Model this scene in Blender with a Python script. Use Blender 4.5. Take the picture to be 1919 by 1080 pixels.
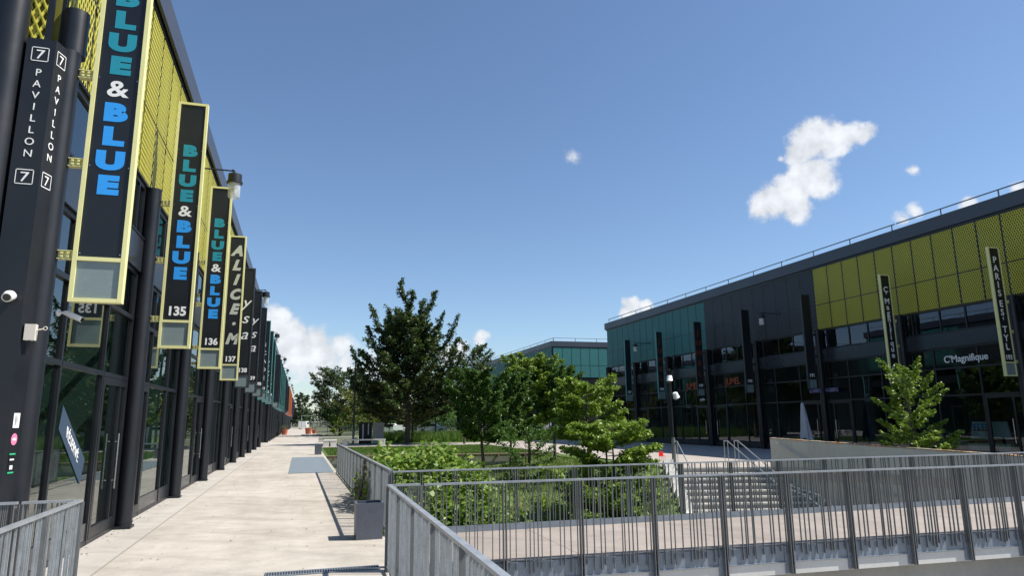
import bpy, bmesh, math, random
from mathutils import Vector, Matrix
import numpy as np

for o in list(bpy.data.objects): bpy.data.objects.remove(o)
scn = bpy.context.scene
COL = scn.collection
R_ = math.radians

# ------------------------------------------------------------------ camera
EYE = 1.75
FPX, PW, PH = 1279.0, 1919.0, 1080.0
PITCH, YAW, ROLL = R_(10.954), R_(-17.04), R_(0.64)
cd = bpy.data.cameras.new("camera"); cam = bpy.data.objects.new("camera", cd); COL.objects.link(cam)
cd.sensor_width = 36; cd.lens = FPX/PW*36; cd.clip_start = .05; cd.clip_end = 3000
cam.matrix_world = (Matrix.Translation((0, 0, EYE)) @ Matrix.Rotation(YAW, 4, 'Z')
                    @ Matrix.Rotation(math.pi/2+PITCH, 4, 'X') @ Matrix.Rotation(-ROLL, 4, 'Z'))
scn.camera = cam

def ray(px, py):
    v = Vector(((px-PW/2)/FPX, -(py-PH/2)/FPX, -1))
    return (cam.matrix_world.to_3x3() @ v)
def gz(px, py, z=0.0):
    v = ray(px, py); t = (z-EYE)/v.z; return Vector((0, 0, EYE))+v*t
def gy(px, py, Y):
    v = ray(px, py); return Vector((0, 0, EYE))+v*(Y/v.y)

# ------------------------------------------------------------------ sun and sky
SUN_EL, SUN_AZ = R_(53), R_(-20)          # azimuth from +X, towards -Y
sdir = Vector((math.cos(SUN_EL)*math.cos(SUN_AZ), math.cos(SUN_EL)*math.sin(SUN_AZ), math.sin(SUN_EL)))
ld = bpy.data.lights.new("sun", 'SUN'); ld.energy = 4.6; ld.angle = R_(.55); ld.color = (1, .95, .87)
sun = bpy.data.objects.new("sun", ld); COL.objects.link(sun)
sun.rotation_euler = sdir.to_track_quat('Z', 'Y').to_euler()
w = bpy.data.worlds.new("World"); scn.world = w; w.use_nodes = True
nt = w.node_tree; nt.nodes.clear()
class NB:
    """tiny node-building helper"""
    def __init__(s, t): s.t = t
    def n(s, typ, **k):
        nd = s.t.nodes.new(typ)
        for a, b in k.items(): setattr(nd, a, b)
        return nd
    def link(s, a, b): s.t.links.new(a, b)
    def put(s, sock, v):
        if isinstance(v, bpy.types.NodeSocket): s.link(v, sock)
        elif v is not None: sock.default_value = v
    def m(s, op, a, b=None, c=None, clamp=False):
        nd = s.n('ShaderNodeMath', operation=op, use_clamp=clamp)
        s.put(nd.inputs[0], a)
        if b is not None: s.put(nd.inputs[1], b)
        if c is not None: s.put(nd.inputs[2], c)
        return nd.outputs[0]
    def vm(s, op, a, b=None, c=None):
        nd = s.n('ShaderNodeVectorMath', operation=op)
        s.put(nd.inputs[0], a)
        if b is not None: s.put(nd.inputs[1], b)
        return nd.outputs['Value'] if op in ('DOT_PRODUCT', 'LENGTH', 'DISTANCE') else nd.outputs[0]
    def noise(s, vec, scale, detail=4, rough=.5, dim='3D'):
        nd = s.n('ShaderNodeTexNoise'); nd.inputs['Scale'].default_value = scale
        nd.inputs['Detail'].default_value = detail; nd.inputs['Roughness'].default_value = rough
        if vec is not None: s.link(vec, nd.inputs['Vector'])
        return nd
    def mapr(s, v, a, b, c=0., d=1., smooth=False):
        nd = s.n('ShaderNodeMapRange')
        if smooth: nd.interpolation_type = 'SMOOTHSTEP'
        s.put(nd.inputs[0], v)
        for i, x in enumerate((a, b, c, d)): nd.inputs[i+1].default_value = x
        return nd.outputs[0]
    def mix(s, f, a, b, blend='MIX'):
        nd = s.n('ShaderNodeMix', data_type='RGBA', blend_type=blend)
        s.put(nd.inputs[0], f)
        s.put(nd.inputs[6], a if isinstance(a, bpy.types.NodeSocket) else (*a, 1))
        s.put(nd.inputs[7], b if isinstance(b, bpy.types.NodeSocket) else (*b, 1))
        return nd.outputs[2]

B = NB(nt)
sky = B.n('ShaderNodeTexSky', sky_type='NISHITA', sun_disc=False)
sky.sun_elevation = SUN_EL
sky.sun_rotation = math.atan2(sdir.x, sdir.y)
sky.air_density = 1.0; sky.dust_density = .35; sky.ozone_density = 4.4; sky.altitude = 100
bg = B.n('ShaderNodeBackground'); bg.inputs[1].default_value = .093
tc = B.n('ShaderNodeTexCoord'); D = B.vm('NORMALIZE', tc.outputs['Generated'])
# fair-weather clouds of the real sky dome: puffs at fixed sky directions, broken up by noise
nz = B.noise(D, 14, 6, .62)
nz2 = B.noise(D, 42, 5, .55)
warp = B.vm('ADD', D, B.vm('SCALE', B.vm('SUBTRACT', nz.outputs['Color'], (.5, .5, .5)), None))
sc_ = warp.node.inputs[1].links[0].from_node; sc_.inputs['Scale'].default_value = .03
puffs = [ # (px, py, radius px, weight) as seen from the viewpoint; turned into directions
 (1525,262,40,1),(1560,262,34,1),(1500,280,32,1),(1590,254,26,.9),(1622,250,20,.8),(1512,330,36,1),(1530,330,38,1),(1480,362,36,1),(1450,378,34,1),(1492,388,30,.9),(1428,392,24,.8),
 (518,610,34,1),(505,640,46,1),(552,626,30,.9),(590,642,36,1),(540,660,44,.85),(600,668,52,.8),(640,650,26,.75),(565,690,30,.45),(500,680,40,.7),(655,680,40,.5),
 (1190,577,22,1),(1212,574,16,.8),(1180,590,18,.8),(898,640,17,.85),(862,662,26,.8),(845,668,30,.7),(1077,299,17,.34),(1712,328,11,.5),(1710,395,12,.5),(1690,410,12,.55),(1812,378,14,.6),(1908,352,14,.6),(1462,296,10,.4),(700,690,30,.5)]
acc = None
for (px, py, r, wt) in puffs:
    d = ray(px, py); k = r/FPX/1.05; d = d.normalized()
    q = B.m('MULTIPLY', B.m('SUBTRACT', 1.0, B.m('DIVIDE', B.vm('DISTANCE', warp, tuple(d)), k*1.25)), wt)
    acc = q if acc is None else B.m('MAXIMUM', acc, q)
# small fair-weather cloud patches all round the rest of the sky
low = B.noise(B.vm('MULTIPLY', D, (1, 1, 2.6)), 3.2, 7, .6)
sep = B.n('ShaderNodeSeparateXYZ'); B.link(D, sep.inputs[0])
acc = B.m('ADD', acc, B.m('MULTIPLY', B.m('SUBTRACT', nz2.outputs[0], .5), .95))
mask = B.mapr(acc, .04, .46, 0, 1, True)
shade = B.mapr(nz2.outputs[0], .35, .65, .80, 1.0)
up = B.mapr(acc, .1, .8, .88, 1.0)
cv = B.m('MULTIPLY', B.m('MULTIPLY', shade, up), 7.0)
cc = B.n('ShaderNodeCombineColor'); B.link(B.m('MULTIPLY', cv, .97), cc.inputs[0]); B.link(cv, cc.inputs[1]); B.link(B.m('MULTIPLY', cv, 1.05), cc.inputs[2])
B.link(B.mix(B.m('MULTIPLY', mask, .93), sky.outputs[0], cc.outputs[0]), bg.inputs[0])
wo = B.n('ShaderNodeOutputWorld'); B.link(bg.outputs[0], wo.inputs[0])
scn.view_settings.view_transform = 'Standard'; scn.view_settings.look = 'None'
scn.view_settings.exposure = 0.65; scn.view_settings.gamma = 1
scn.render.engine = 'CYCLES'
scn.cycles.max_bounces = 8; scn.cycles.transparent_max_bounces = 24
scn.cycles.diffuse_bounces = 3; scn.cycles.caustics_reflective = False; scn.cycles.caustics_refractive = False

# ------------------------------------------------------------------ materials
def srgb(r, g, b):
    f = lambda c: (c/255/12.92) if c/255 <= .04045 else ((c/255+.055)/1.055)**2.4
    return (f(r), f(g), f(b))
MATS = {}
def mat(name, col, rough=.6, metal=0., spec=.5, var=.0, vscale=3., bump=0., bscale=40., coat=0., stretch=(1, 1, 1)):
    if name in MATS: return MATS[name]
    m = bpy.data.materials.new(name); m.use_nodes = True; t = m.node_tree; b = NB(t)
    p = t.nodes['Principled BSDF']; p.inputs['Roughness'].default_value = rough
    p.inputs['Metallic'].default_value = metal; p.inputs['Specular IOR Level'].default_value = spec
    p.inputs['Coat Weight'].default_value = coat
    p.inputs['Base Color'].default_value = (*col, 1)
    if var or bump:
        c = b.n('ShaderNodeTexCoord').outputs['Object']
        c = b.vm('MULTIPLY', c, stretch)
        if var:
            n1 = b.noise(c, vscale, 6, .6); n2 = b.noise(c, vscale*9, 3, .6)
            f = b.m('ADD', b.m('MULTIPLY', n1.outputs[0], .65), b.m('MULTIPLY', n2.outputs[0], .35))
            f = b.mapr(f, .3, .7)
            b.link(b.mix(f, tuple(x*(1-var) for x in col), tuple(min(1, x*(1+var)) for x in col)), p.inputs['Base Color'])
            b.link(b.mapr(n1.outputs[0], .3, .7, max(0, rough-.08), min(1, rough+.08)), p.inputs['Roughness'])
        if bump:
            bn = b.noise(c, bscale, 4, .6); bb = b.n('ShaderNodeBump'); bb.inputs['Strength'].default_value = bump
            bb.inputs['Distance'].default_value = .01
            b.link(bn.outputs[0], bb.inputs['Height']); b.link(bb.outputs[0], p.inputs['Normal'])
    MATS[name] = m; return m

def nodes_of(name):
    m = bpy.data.materials.new(name); m.use_nodes = True
    MATS[name] = m
    return m, NB(m.node_tree), m.node_tree.nodes['Principled BSDF'], m.node_tree.nodes['Material Output']

ANTH = mat('anthracite_paint', (.011, .013, .017), .42, spec=.5, var=.18, vscale=1.2, bump=.05, bscale=60)
ANTH2 = mat('anthracite_panel', (.011, .013, .016), .38, spec=.5, var=.12, vscale=.8)
FASC = mat('roof_fascia_metal', (.05, .058, .08), .42, spec=.5, var=.12, vscale=.7)
SPAND = mat('spandrel_sheet', (.022, .026, .034), .28, spec=.6, var=.1, vscale=.7)
SIGNBK = mat('sign_black', (.011, .013, .016), .35, var=.15, vscale=2)
SIGNGR = mat('sign_grey_frame', (.03, .034, .04), .4, var=.1)
CREAM = mat('cream_yellow_paint', (.76, .73, .34), .45, var=.06, vscale=4)
TEALF = mat('teal_paint', (.09, .29, .28), .45, var=.06)
ORNGF = mat('orange_paint', (.62, .2, .08), .45, var=.06)
PURPF = mat('purple_paint', (.07, .045, .14), .45, var=.06)
WHITE = mat('white_paint', (.78, .78, .76), .4, var=.04)
STEEL = mat('galvanised_steel', (.15, .16, .165), .5, metal=.1, spec=.5, var=.2, vscale=5, bump=.04, bscale=90)  # darkened: shade on the railing bars is put into this colour
STEELT = mat('galvanised_top_rail_sunlit', (.30, .32, .34), .42, metal=.25, var=.2, vscale=6, bump=.04, bscale=90)  # same steel lightened, sunlight on the top rails painted into its colour
STEELD = mat('galvanised_channel', (.21, .245, .285), .48, metal=.15, var=.25, vscale=9)
INOX = mat('stainless_steel', (.6, .6, .6), .25, metal=1.)
CONC = mat('cast_concrete', (.37, .37, .345), .85, var=.16, vscale=1.3, bump=.25, bscale=60)
CONCL = mat('pale_concrete', (.62, .61, .57), .85, var=.1, vscale=1.6, bump=.2, bscale=60)
PLANT = mat('planter_metal', (.085, .095, .12), .5, var=.2, vscale=3)
PLATE = mat('floor_plate_steel', (.21, .245, .26), .5, metal=.2, var=.15, vscale=2)
WOOD = mat('weathered_timber', (.2, .14, .1), .8, var=.3, vscale=2, stretch=(1, 8, 8), bump=.2)
BARK = mat('bark', (.085, .068, .055), .9, var=.4, vscale=9, stretch=(1, 1, .3), bump=.5, bscale=30)
TERRA = mat('terracotta', (.42, .12, .06), .8, var=.15)
REDP = mat('red_plastic', (.7, .03, .02), .4)
INT = mat('interior_plaster', (.2, .22, .22), .9, var=.1)
INTF = mat('interior_floor', (.16, .15, .14), .5, var=.1)
CLOTH = mat('parasol_cloth', (.5, .5, .52), .9, var=.1)
TXT_W = mat('lettering_white', (.85, .85, .83), .5)
TXT_T = mat('lettering_teal', (.015, .27, .36), .45)
TXT_B = mat('lettering_blue', (.03, .33, .84), .45)
TXT_G = mat('lettering_grey', (.5, .52, .44), .5)
TXT_O = mat('lettering_orange', (.30, .06, .012), .5)
TXT_OD = mat('lettering_orange_dull', (.17, .035, .01), .6)
PINK = mat('pink_sticker', (.7, .2, .36), .5)
GREEN = mat('green_sticker', (.03, .45, .2), .5)
BLUEP = mat('poster_slate_blue', (.045, .07, .11), .9, spec=.1)
LGLASS = mat('sign_light_panel', (.2, .25, .25), .25, spec=.5, var=.1)

def glass_mat(name, tint, ior, dark):
    m, b, p, out = nodes_of(name)
    tr = b.n('ShaderNodeBsdfTransparent'); tr.inputs[0].default_value = (*tint, 1)
    gl = b.n('ShaderNodeBsdfGlossy'); gl.inputs['Roughness'].default_value = .0; gl.inputs[0].default_value = (*dark, 1)
    fr = b.n('ShaderNodeFresnel'); fr.inputs[0].default_value = ior
    c = b.n('ShaderNodeTexCoord').outputs['Object']
    nn = b.noise(c, .9, 2, .4); bb = b.n('ShaderNodeBump'); bb.inputs['Strength'].default_value = .05; bb.inputs['Distance'].default_value = .02
    b.link(nn.outputs[0], bb.inputs['Height']); b.link(bb.outputs[0], gl.inputs['Normal'])
    ge = b.n('ShaderNodeNewGeometry')
    mx = b.n('ShaderNodeMixShader'); b.link(b.m('MULTIPLY', fr.outputs[0], b.m('SUBTRACT', 1.0, ge.outputs['Backfacing'])), mx.inputs[0]); b.link(tr.outputs[0], mx.inputs[1]); b.link(gl.outputs[0], mx.inputs[2])
    b.link(mx.outputs[0], out.inputs[0]); return m
GLASS = glass_mat('window_glass', (.60, .72, .68), 2.4, (.93, .97, .97))
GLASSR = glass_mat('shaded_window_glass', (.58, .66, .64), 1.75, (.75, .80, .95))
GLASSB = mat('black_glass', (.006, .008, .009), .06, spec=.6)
def lampglass():
    m, b, p, out = nodes_of('lamp_glass')
    p.inputs['Base Color'].default_value = (.85, .87, .87, 1); p.inputs['Roughness'].default_value = .12
    tr = b.n('ShaderNodeBsdfTransparent'); mx = b.n('ShaderNodeMixShader'); mx.inputs[0].default_value = .55
    b.link(tr.outputs[0], mx.inputs[2]); b.link(p.outputs[0], mx.inputs[1]); b.link(mx.outputs[0], out.inputs[0]); return m
LAMPG = lampglass()

def mesh_mat(name, col, col2):
    """expanded-metal sheet: diamond lattice with see-through openings (object space: y along, z up)"""
    m, b, p, out = nodes_of(name)
    c = b.n('ShaderNodeTexCoord').outputs['Object']; s = b.n('ShaderNodeSeparateXYZ'); b.link(c, s.inputs[0])
    u = b.m('DIVIDE', b.m('ADD', s.outputs[1], s.outputs[0]), .092); v = b.m('DIVIDE', s.outputs[2], .2)
    def tri(q): return b.m('ABSOLUTE', b.m('SUBTRACT', b.m('FRACT', q), .5))
    # strands are thicker near the knots, as expanded metal is
    a1 = tri(b.m('ADD', u, v)); a2 = tri(b.m('SUBTRACT', u, v))
    mxx = b.m('MAXIMUM', a1, a2)
    hole = b.m('LESS_THAN', mxx, .31)
    bright = b.mix(b.m('GREATER_THAN', a1, a2), col, col2)
    nn = b.noise(c, 1.3, 4, .6)
    bright = b.mix(b.mapr(nn.outputs[0], .3, .7, 0, .35), bright, tuple(x*.7 for x in col))
    b.link(bright, p.inputs['Base Color']); p.inputs['Roughness'].default_value = .45
    bb = b.n('ShaderNodeBump'); bb.inputs['Strength'].default_value = .8; bb.inputs['Distance'].default_value = .02
    b.link(b.m('SUBTRACT', a1, a2), bb.inputs['Height']); b.link(bb.outputs[0], p.inputs['Normal'])
    tr = b.n('ShaderNodeBsdfTransparent'); mx = b.n('ShaderNodeMixShader')
    b.link(hole, mx.inputs[0]); b.link(p.outputs[0], mx.inputs[1]); b.link(tr.outputs[0], mx.inputs[2]); b.link(mx.outputs[0], out.inputs[0])
    return m
CLAD = {'yellow': mesh_mat('yellow_expanded_mesh', (.59, .54, .06), (.48, .44, .045)),
        'grey': mesh_mat('grey_expanded_mesh', (.06, .068, .08), (.042, .05, .06)),
        'teal': mesh_mat('teal_expanded_mesh', (.065, .30, .29), (.045, .23, .23)),
        'orange': mesh_mat('orange_expanded_mesh', (.6, .2, .07), (.45, .15, .05)),
        'purple': mesh_mat('purple_expanded_mesh', (.07, .045, .14), (.05, .03, .1))}
BACK = {'yellow': mat('backing_felt_yellow_lit', (.18, .17, .022), .9, var=.2), 'grey': mat('backing_felt_grey', (.035, .038, .045), .9, var=.2),  # yellow backing brightened to stand in for light passing through the mesh
        'teal': mat('backing_felt_teal', (.02, .06, .06), .9, var=.2), 'orange': mat('backing_felt_orange', (.12, .05, .03), .9, var=.2),
        'purple': mat('backing_felt_purple', (.03, .02, .05), .9, var=.2)}
FRAMEC = {'yellow': CREAM, 'grey': SIGNGR, 'teal': TEALF, 'orange': ORNGF, 'purple': PURPF}

def pave_mat(name, col, col2, joints=None, streak=True):
    m, b, p, out = nodes_of(name)
    c = b.n('ShaderNodeTexCoord').outputs['Object']
    n1 = b.noise(c, .35, 6, .62); n2 = b.noise(b.vm('MULTIPLY', c, (1.6, .12, 1)), 1.1, 5, .6); n3 = b.noise(c, 22, 4, .7); n4 = b.noise(c, 2.2, 6, .65)
    f = b.m('ADD', b.m('MULTIPLY', n1.outputs[0], .4), b.m('MULTIPLY', n2.outputs[0], .25))
    f = b.m('ADD', f, b.m('MULTIPLY', n4.outputs[0], .35))
    cl = b.mix(b.mapr(f, .36, .62), col, col2)
    cl = b.mix(b.mapr(n3.outputs[0], .3, .75, 0, .22), cl, tuple(x*.6 for x in col))
    st = b.noise(c, .9, 7, .7)
    cl = b.mix(b.mapr(st.outputs[0], .6, .72, 0, .35), cl, tuple(x*.62 for x in col))
    vr = b.n('ShaderNodeVectorRotate', rotation_type='Z_AXIS'); b.link(c, vr.inputs[0]); vr.inputs['Angle'].default_value = .6
    sm = b.noise(b.vm('MULTIPLY', vr.outputs[0], (.25, 2.2, 1)), 1.0, 6, .65)
    cl = b.mix(b.mapr(sm.outputs[0], .52, .68, 0, .38), cl, tuple(x*.7 for x in col))
    sp = b.noise(c, 5.5, 2, .5)
    cl = b.mix(b.mapr(sp.outputs[0], .70, .74, 0, .45), cl, tuple(x*.5 for x in col))
    if joints:
        s = b.n('ShaderNodeSeparateXYZ'); b.link(c, s.inputs[0])
        jm = None
        for ax, per in joints:
            q = b.m('LESS_THAN', b.m('ABSOLUTE', b.m('SUBTRACT', b.m('FRACT', b.m('DIVIDE', s.outputs[ax], per)), .5)), .012/per)
            jm = q if jm is None else b.m('MAXIMUM', jm, q)
        cl = b.mix(b.m('MULTIPLY', jm, .5), cl, tuple(x*.4 for x in col))
    b.link(cl, p.inputs['Base Color']); p.inputs['Roughness'].default_value = .85
    bb = b.n('ShaderNodeBump'); bb.inputs['Strength'].default_value = .25; bb.inputs['Distance'].default_value = .006
    b.link(n3.outputs[0], bb.inputs['Height']); b.link(bb.outputs[0], p.inputs['Normal'])
    return m
WALK = pave_mat('walkway_concrete', (.33, .295, .25), (.55, .505, .44), [(1, 5.03)])
DECKM = pave_mat('bridge_concrete', (.25, .215, .19), (.38, .33, .29), [(0, 2.4)])
PLAZA = pave_mat('plaza_concrete', (.34, .30, .26), (.45, .40, .35), [(0, 4.0), (1, 5.0)])
GUTTER = pave_mat('edge_concrete', (.36, .33, .29), (.5, .47, .42), [(1, 2.5)])
def grass_mat(name, a, bcol, dry):
    m, b, p, out = nodes_of(name)
    c = b.n('ShaderNodeTexCoord').outputs['Object']
    n1 = b.noise(c, .5, 5, .6); n2 = b.noise(c, 14, 4, .7); n3 = b.noise(c, 1.7, 4, .6)
    cl = b.mix(b.mapr(n2.outputs[0], .35, .65), a, bcol); cl = b.mix(b.mapr(n3.outputs[0], .5, .68, 0, .7), cl, dry)
    b.link(cl, p.inputs['Base Color']); p.inputs['Roughness'].default_value = .9
    bb = b.n('ShaderNodeBump'); bb.inputs['Strength'].default_value = .8; bb.inputs['Distance'].default_value = .05
    b.link(n2.outputs[0], bb.inputs['Height']); b.link(bb.outputs[0], p.inputs['Normal']); return m
GRASS = grass_mat('lawn_green', (.045, .10, .014), (.10, .18, .03), (.14, .16, .05))
SOIL = grass_mat('slope_turf', (.07, .12, .025), (.13, .19, .045), (.19, .17, .08))
FIELD = grass_mat('field_ground', (.07, .09, .04), (.12, .13, .07), (.2, .18, .12))

def leaf_mat(name, a, bcol, tipcol=None, trans=.35, rough=.45):
    m, b, p, out = nodes_of(name)
    g = b.n('ShaderNodeNewGeometry'); rnd = g.outputs['Random Per Island']
    c = b.n('ShaderNodeTexCoord').outputs['Object']; n1 = b.noise(c, .9, 3, .6)
    f = b.m('ADD', b.m('MULTIPLY', rnd, .6), b.mapr(n1.outputs[0], .3, .7, 0, .4))
    cl = b.mix(f, a, bcol)
    if tipcol: cl = b.mix(b.m('MULTIPLY', b.m('GREATER_THAN', rnd, .86), .8), cl, tipcol)
    b.link(cl, p.inputs['Base Color']); p.inputs['Roughness'].default_value = rough; p.inputs['Specular IOR Level'].default_value = .35
    tr = b.n('ShaderNodeBsdfTranslucent'); b.link(b.mix(.5, cl, (.25, .45, .04), 'MULTIPLY'), tr.inputs[0])
    b.link(b.mix(.6, cl, (.12, .22, .02)), tr.inputs[0])
    mx = b.n('ShaderNodeMixShader'); mx.inputs[0].default_value = trans
    b.link(p.outputs[0], mx.inputs[1]); b.link(tr.outputs[0], mx.inputs[2]); b.link(mx.outputs[0], out.inputs[0]); return m
LF_DARK = leaf_mat('leaves_dark', (.026, .055, .02), (.07, .11, .03), (.13, .07, .03), .22)
LF_MID = leaf_mat('leaves_mid', (.03, .085, .016), (.095, .18, .035), None, .28)
LF_BRI = leaf_mat('leaves_bright', (.11, .20, .024), (.32, .43, .06), None, .35)
LF_YEL = leaf_mat('leaves_yellow', (.08, .13, .02), (.22, .22, .05), (.25, .14, .04), .3)
LF_VINE = leaf_mat('leaves_vine', (.07, .15, .018), (.25, .36, .06), (.31, .37, .08), .35)
LF_FAR = leaf_mat('leaves_far', (.03, .06, .025), (.07, .11, .04), None, .1)
BLADE = leaf_mat('grass_blades', (.05, .12, .015), (.13, .22, .04), (.2, .2, .08), .3)

# ------------------------------------------------------------------ mesh helpers
class MB:
    def __init__(s): s.v = []; s.f = []; s.mi = []; s.smooth = []
    def add(s, vs, fs, mi=0, sm=False):
        o = len(s.v); s.v += [tuple(v) for v in vs]; s.f += [tuple(o+i for i in f) for f in fs]
        s.mi += [mi]*len(fs); s.smooth += [sm]*len(fs); return s
    def box(s, x0, x1, y0, y1, z0, z1, mi=0):
        if x0 > x1: x0, x1 = x1, x0
        if y0 > y1: y0, y1 = y1, y0
        return s.add([(x0,y0,z0),(x1,y0,z0),(x1,y1,z0),(x0,y1,z0),(x0,y0,z1),(x1,y0,z1),(x1,y1,z1),(x0,y1,z1)],
                     [(0,3,2,1),(4,5,6,7),(0,1,5,4),(1,2,6,5),(2,3,7,6),(3,0,4,7)], mi)
    def obox(s, p, q, w, h, mi=0, up=Vector((0, 0, 1))):
        """bar from p to q, width w (sideways), height h (along up)"""
        p = Vector(p); q = Vector(q); d = (q-p).normalized(); sd = d.cross(up)
        if sd.length < 1e-4: sd = d.cross(Vector((0, 1, 0)))
        sd = sd.normalized()*w/2; u = sd.cross(d).normalized()*h/2
        vs = [p-sd-u, p+sd-u, p+sd+u, p-sd+u, q-sd-u, q+sd-u, q+sd+u, q-sd+u]
        return s.add(vs, [(0,1,2,3),(7,6,5,4),(0,4,5,1),(1,5,6,2),(2,6,7,3),(3,7,4,0)], mi)
    def prism(s, poly, z0, z1, mi=0):
        n = len(poly)
        a = sum(poly[i][0]*poly[(i+1) % n][1]-poly[(i+1) % n][0]*poly[i][1] for i in range(n))
        if a < 0: poly = poly[::-1]
        zz = (lambda z: z if isinstance(z, (list, tuple)) else [z]*n); b0, b1 = zz(z0), zz(z1)
        vs = [(x, y, b0[i]) for i, (x, y) in enumerate(poly)]+[(x, y, b1[i]) for i, (x, y) in enumerate(poly)]
        return s.add(vs, [tuple(range(n-1, -1, -1)), tuple(range(n, 2*n))]+[(i, (i+1) % n, n+(i+1) % n, n+i) for i in range(n)], mi)
    def tube(s, pts, rad, n=8, mi=0, cap=True):
        rads = rad if isinstance(rad, (list, tuple)) else [rad]*len(pts)
        pts = [Vector(p) for p in pts]; rings = []
        ref = None
        for i, p in enumerate(pts):
            d = (pts[min(i+1, len(pts)-1)]-pts[max(i-1, 0)]).normalized()
            if ref is None: ref = d.orthogonal().normalized()
            ref = (ref-d*ref.dot(d)).normalized(); b = d.cross(ref)
            rings.append([p+(ref*math.cos(2*math.pi*k/n)+b*math.sin(2*math.pi*k/n))*rads[i] for k in range(n)])
        vs = [v for r in rings for v in r]; fs = []
        for i in range(len(pts)-1):
            for k in range(n):
                fs.append((i*n+k, i*n+(k+1) % n, (i+1)*n+(k+1) % n, (i+1)*n+k))
        s.add(vs, fs, mi, True)
        if cap:
            s.add(rings[0], [tuple(range(n-1, -1, -1))], mi); s.add(rings[-1], [tuple(range(n))], mi)
        return s
    def cyl(s, c, r, z0, z1, n=16, mi=0, r2=None):
        return s.tube([(c[0], c[1], z0), (c[0], c[1], z1)], [r, r if r2 is None else r2], n, mi)
    def build(s, name, mats, parent=None, loc=None):
        me = bpy.data.meshes.new(name); me.from_pydata(s.v, [], s.f)
        for m in (mats if isinstance(mats, (list, tuple)) else [mats]): me.materials.append(m)
        me.polygons.foreach_set('material_index', s.mi); me.polygons.foreach_set('use_smooth', s.smooth)
        me.update()
        return link(name, me, parent, loc)
def link(name, me, parent=None, loc=None):
    o = bpy.data.objects.new(name, me); COL.objects.link(o)
    if parent: o.parent = parent
    if loc is not None: o.location = loc
    return o
def tag(o, label=None, cat=None, group=None, kind=None):
    if label: o['label'] = label
    if cat: o['category'] = cat
    if group: o['group'] = group
    if kind: o['kind'] = kind
    return o
def empty(name, loc=(0, 0, 0), label=None, cat=None, group=None, rz=0):
    o = bpy.data.objects.new(name, None); COL.objects.link(o); o.location = loc; o.rotation_euler.z = rz
    return tag(o, label, cat, group)
def struct(mb, name, m): return tag(mb.build(name, m), kind='structure')
KIDS = {}
def copy_tree(o, parent=None):
    c = o.copy(); COL.objects.link(c)
    if parent: c.parent = parent
    for ch in [q for q in ALLK(o)]: copy_tree(ch, c)
    return c
def ALLK(o): return list(o.children)
def text(name, s, size, m, parent, loc, rot, bold=0., shear=0., sx=1., line=1., align='CENTER', ext=.002, stack=False, spc=1.0):
    """lettering as a mesh; size = cap height in metres"""
    cu = bpy.data.curves.new(name, 'FONT'); cu.body = '\n'.join(s) if stack else s
    cu.size = 1.0; cu.align_x = align; cu.offset = bold; cu.shear = shear; cu.space_line = line; cu.extrude = ext/size*.7; cu.resolution_u = 4; cu.space_character = spc
    tmp = bpy.data.objects.new('tmp', cu); COL.objects.link(tmp)
    dg = bpy.context.evaluated_depsgraph_get(); me = bpy.data.meshes.new_from_object(tmp.evaluated_get(dg))
    bpy.data.objects.remove(tmp); bpy.data.curves.remove(cu)
    k = size/.7
    for v in me.vertices: v.co = Vector((v.co.x*k*sx, v.co.y*k, v.co.z*k))
    me.materials.clear(); me.materials.append(m)
    o = link(name, me, parent, loc); o.rotation_euler = rot; return o
ROT_S = (math.pi/2, 0, 0)                  # text reading on a face that looks towards -Y
ROT_E = (math.pi/2, 0, math.pi/2)          # on a face looking +X
ROT_W = (math.pi/2, 0, -math.pi/2)         # on a face looking -X

# ------------------------------------------------------------------ the ground
m = MB()
m.add([(-2500,-900,-6),(2500,-900,-6),(2500,2600,-6),(-2500,2600,-6)], [(0,1,2,3)])
# (this low sheet only closes the world below the sunken garden)
struct(m, 'subsoil_ground', FIELD)
def sheet(name, poly, z, m_, thick=None):
    mb = MB(); n = len(poly)
    a = sum(poly[i][0]*poly[(i+1) % n][1]-poly[(i+1) % n][0]*poly[i][1] for i in range(n))
    if a < 0: poly = poly[::-1]
    mb.add([(x, y, z) for x, y in poly], [tuple(range(n))])
    return struct(mb, name, m_)
m = MB()
for (x0, x1, y0, y1) in ((-2500, -14, -900, 2500), (-14, 2500, 52, 2500), (40, 2500, -900, 52), (-14, 40, -900, -12)):
    m.add([(x0,y0,-.02),(x1,y0,-.02),(x1,y1,-.02),(x0,y1,-.02)], [(0,1,2,3)])
struct(m, 'open_ground', FIELD)
# walkway slab in front of the left pavilions
XW = 1.32
m = MB(); m.box(-14, XW, -12, 52, -.3, 0); struct(m, 'walkway', WALK)
sheet('walkway_far', [(-14, 52.0), (2.0, 52.0), (3.2, 235), (-14, 235)], 0.0, WALK)
m = MB(); m.box(-2.96, -2.28, 8.6, 54, 0.001, .006); struct(m, 'edge_strip', GUTTER)
m = MB(); m.box(-2.285, -2.262, 8.6, 54, 0.002, .008); struct(m, 'gutter_line', mat('joint_dark', (.28, .255, .225), .9))
m = MB(); m.box(-.32, 1.2, 25.6, 37.0, .004, .012); tag(m.build('floor_plate', PLATE), 'large blue grey steel plate lying flush in the walkway', 'floor plate')
m = MB()
m.box(-.32, 1.0, 8.84, 8.96, .003, .008); m.box(-.32, 1.0, 8.79, 8.81, .003, .014, 1); m.box(-.32, 1.0, 8.99, 9.01, .003, .014, 1)
for i in range(44): m.box(-.31+i*.03, -.31+i*.03+.01, 8.81, 8.99, .006, .013, 1)
tag(m.build('drain_grating', [mat('slot_dark', (.01, .01, .01), .9), STEELD]), 'narrow galvanised drain grating across the walkway in the foreground', 'drain')
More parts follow.
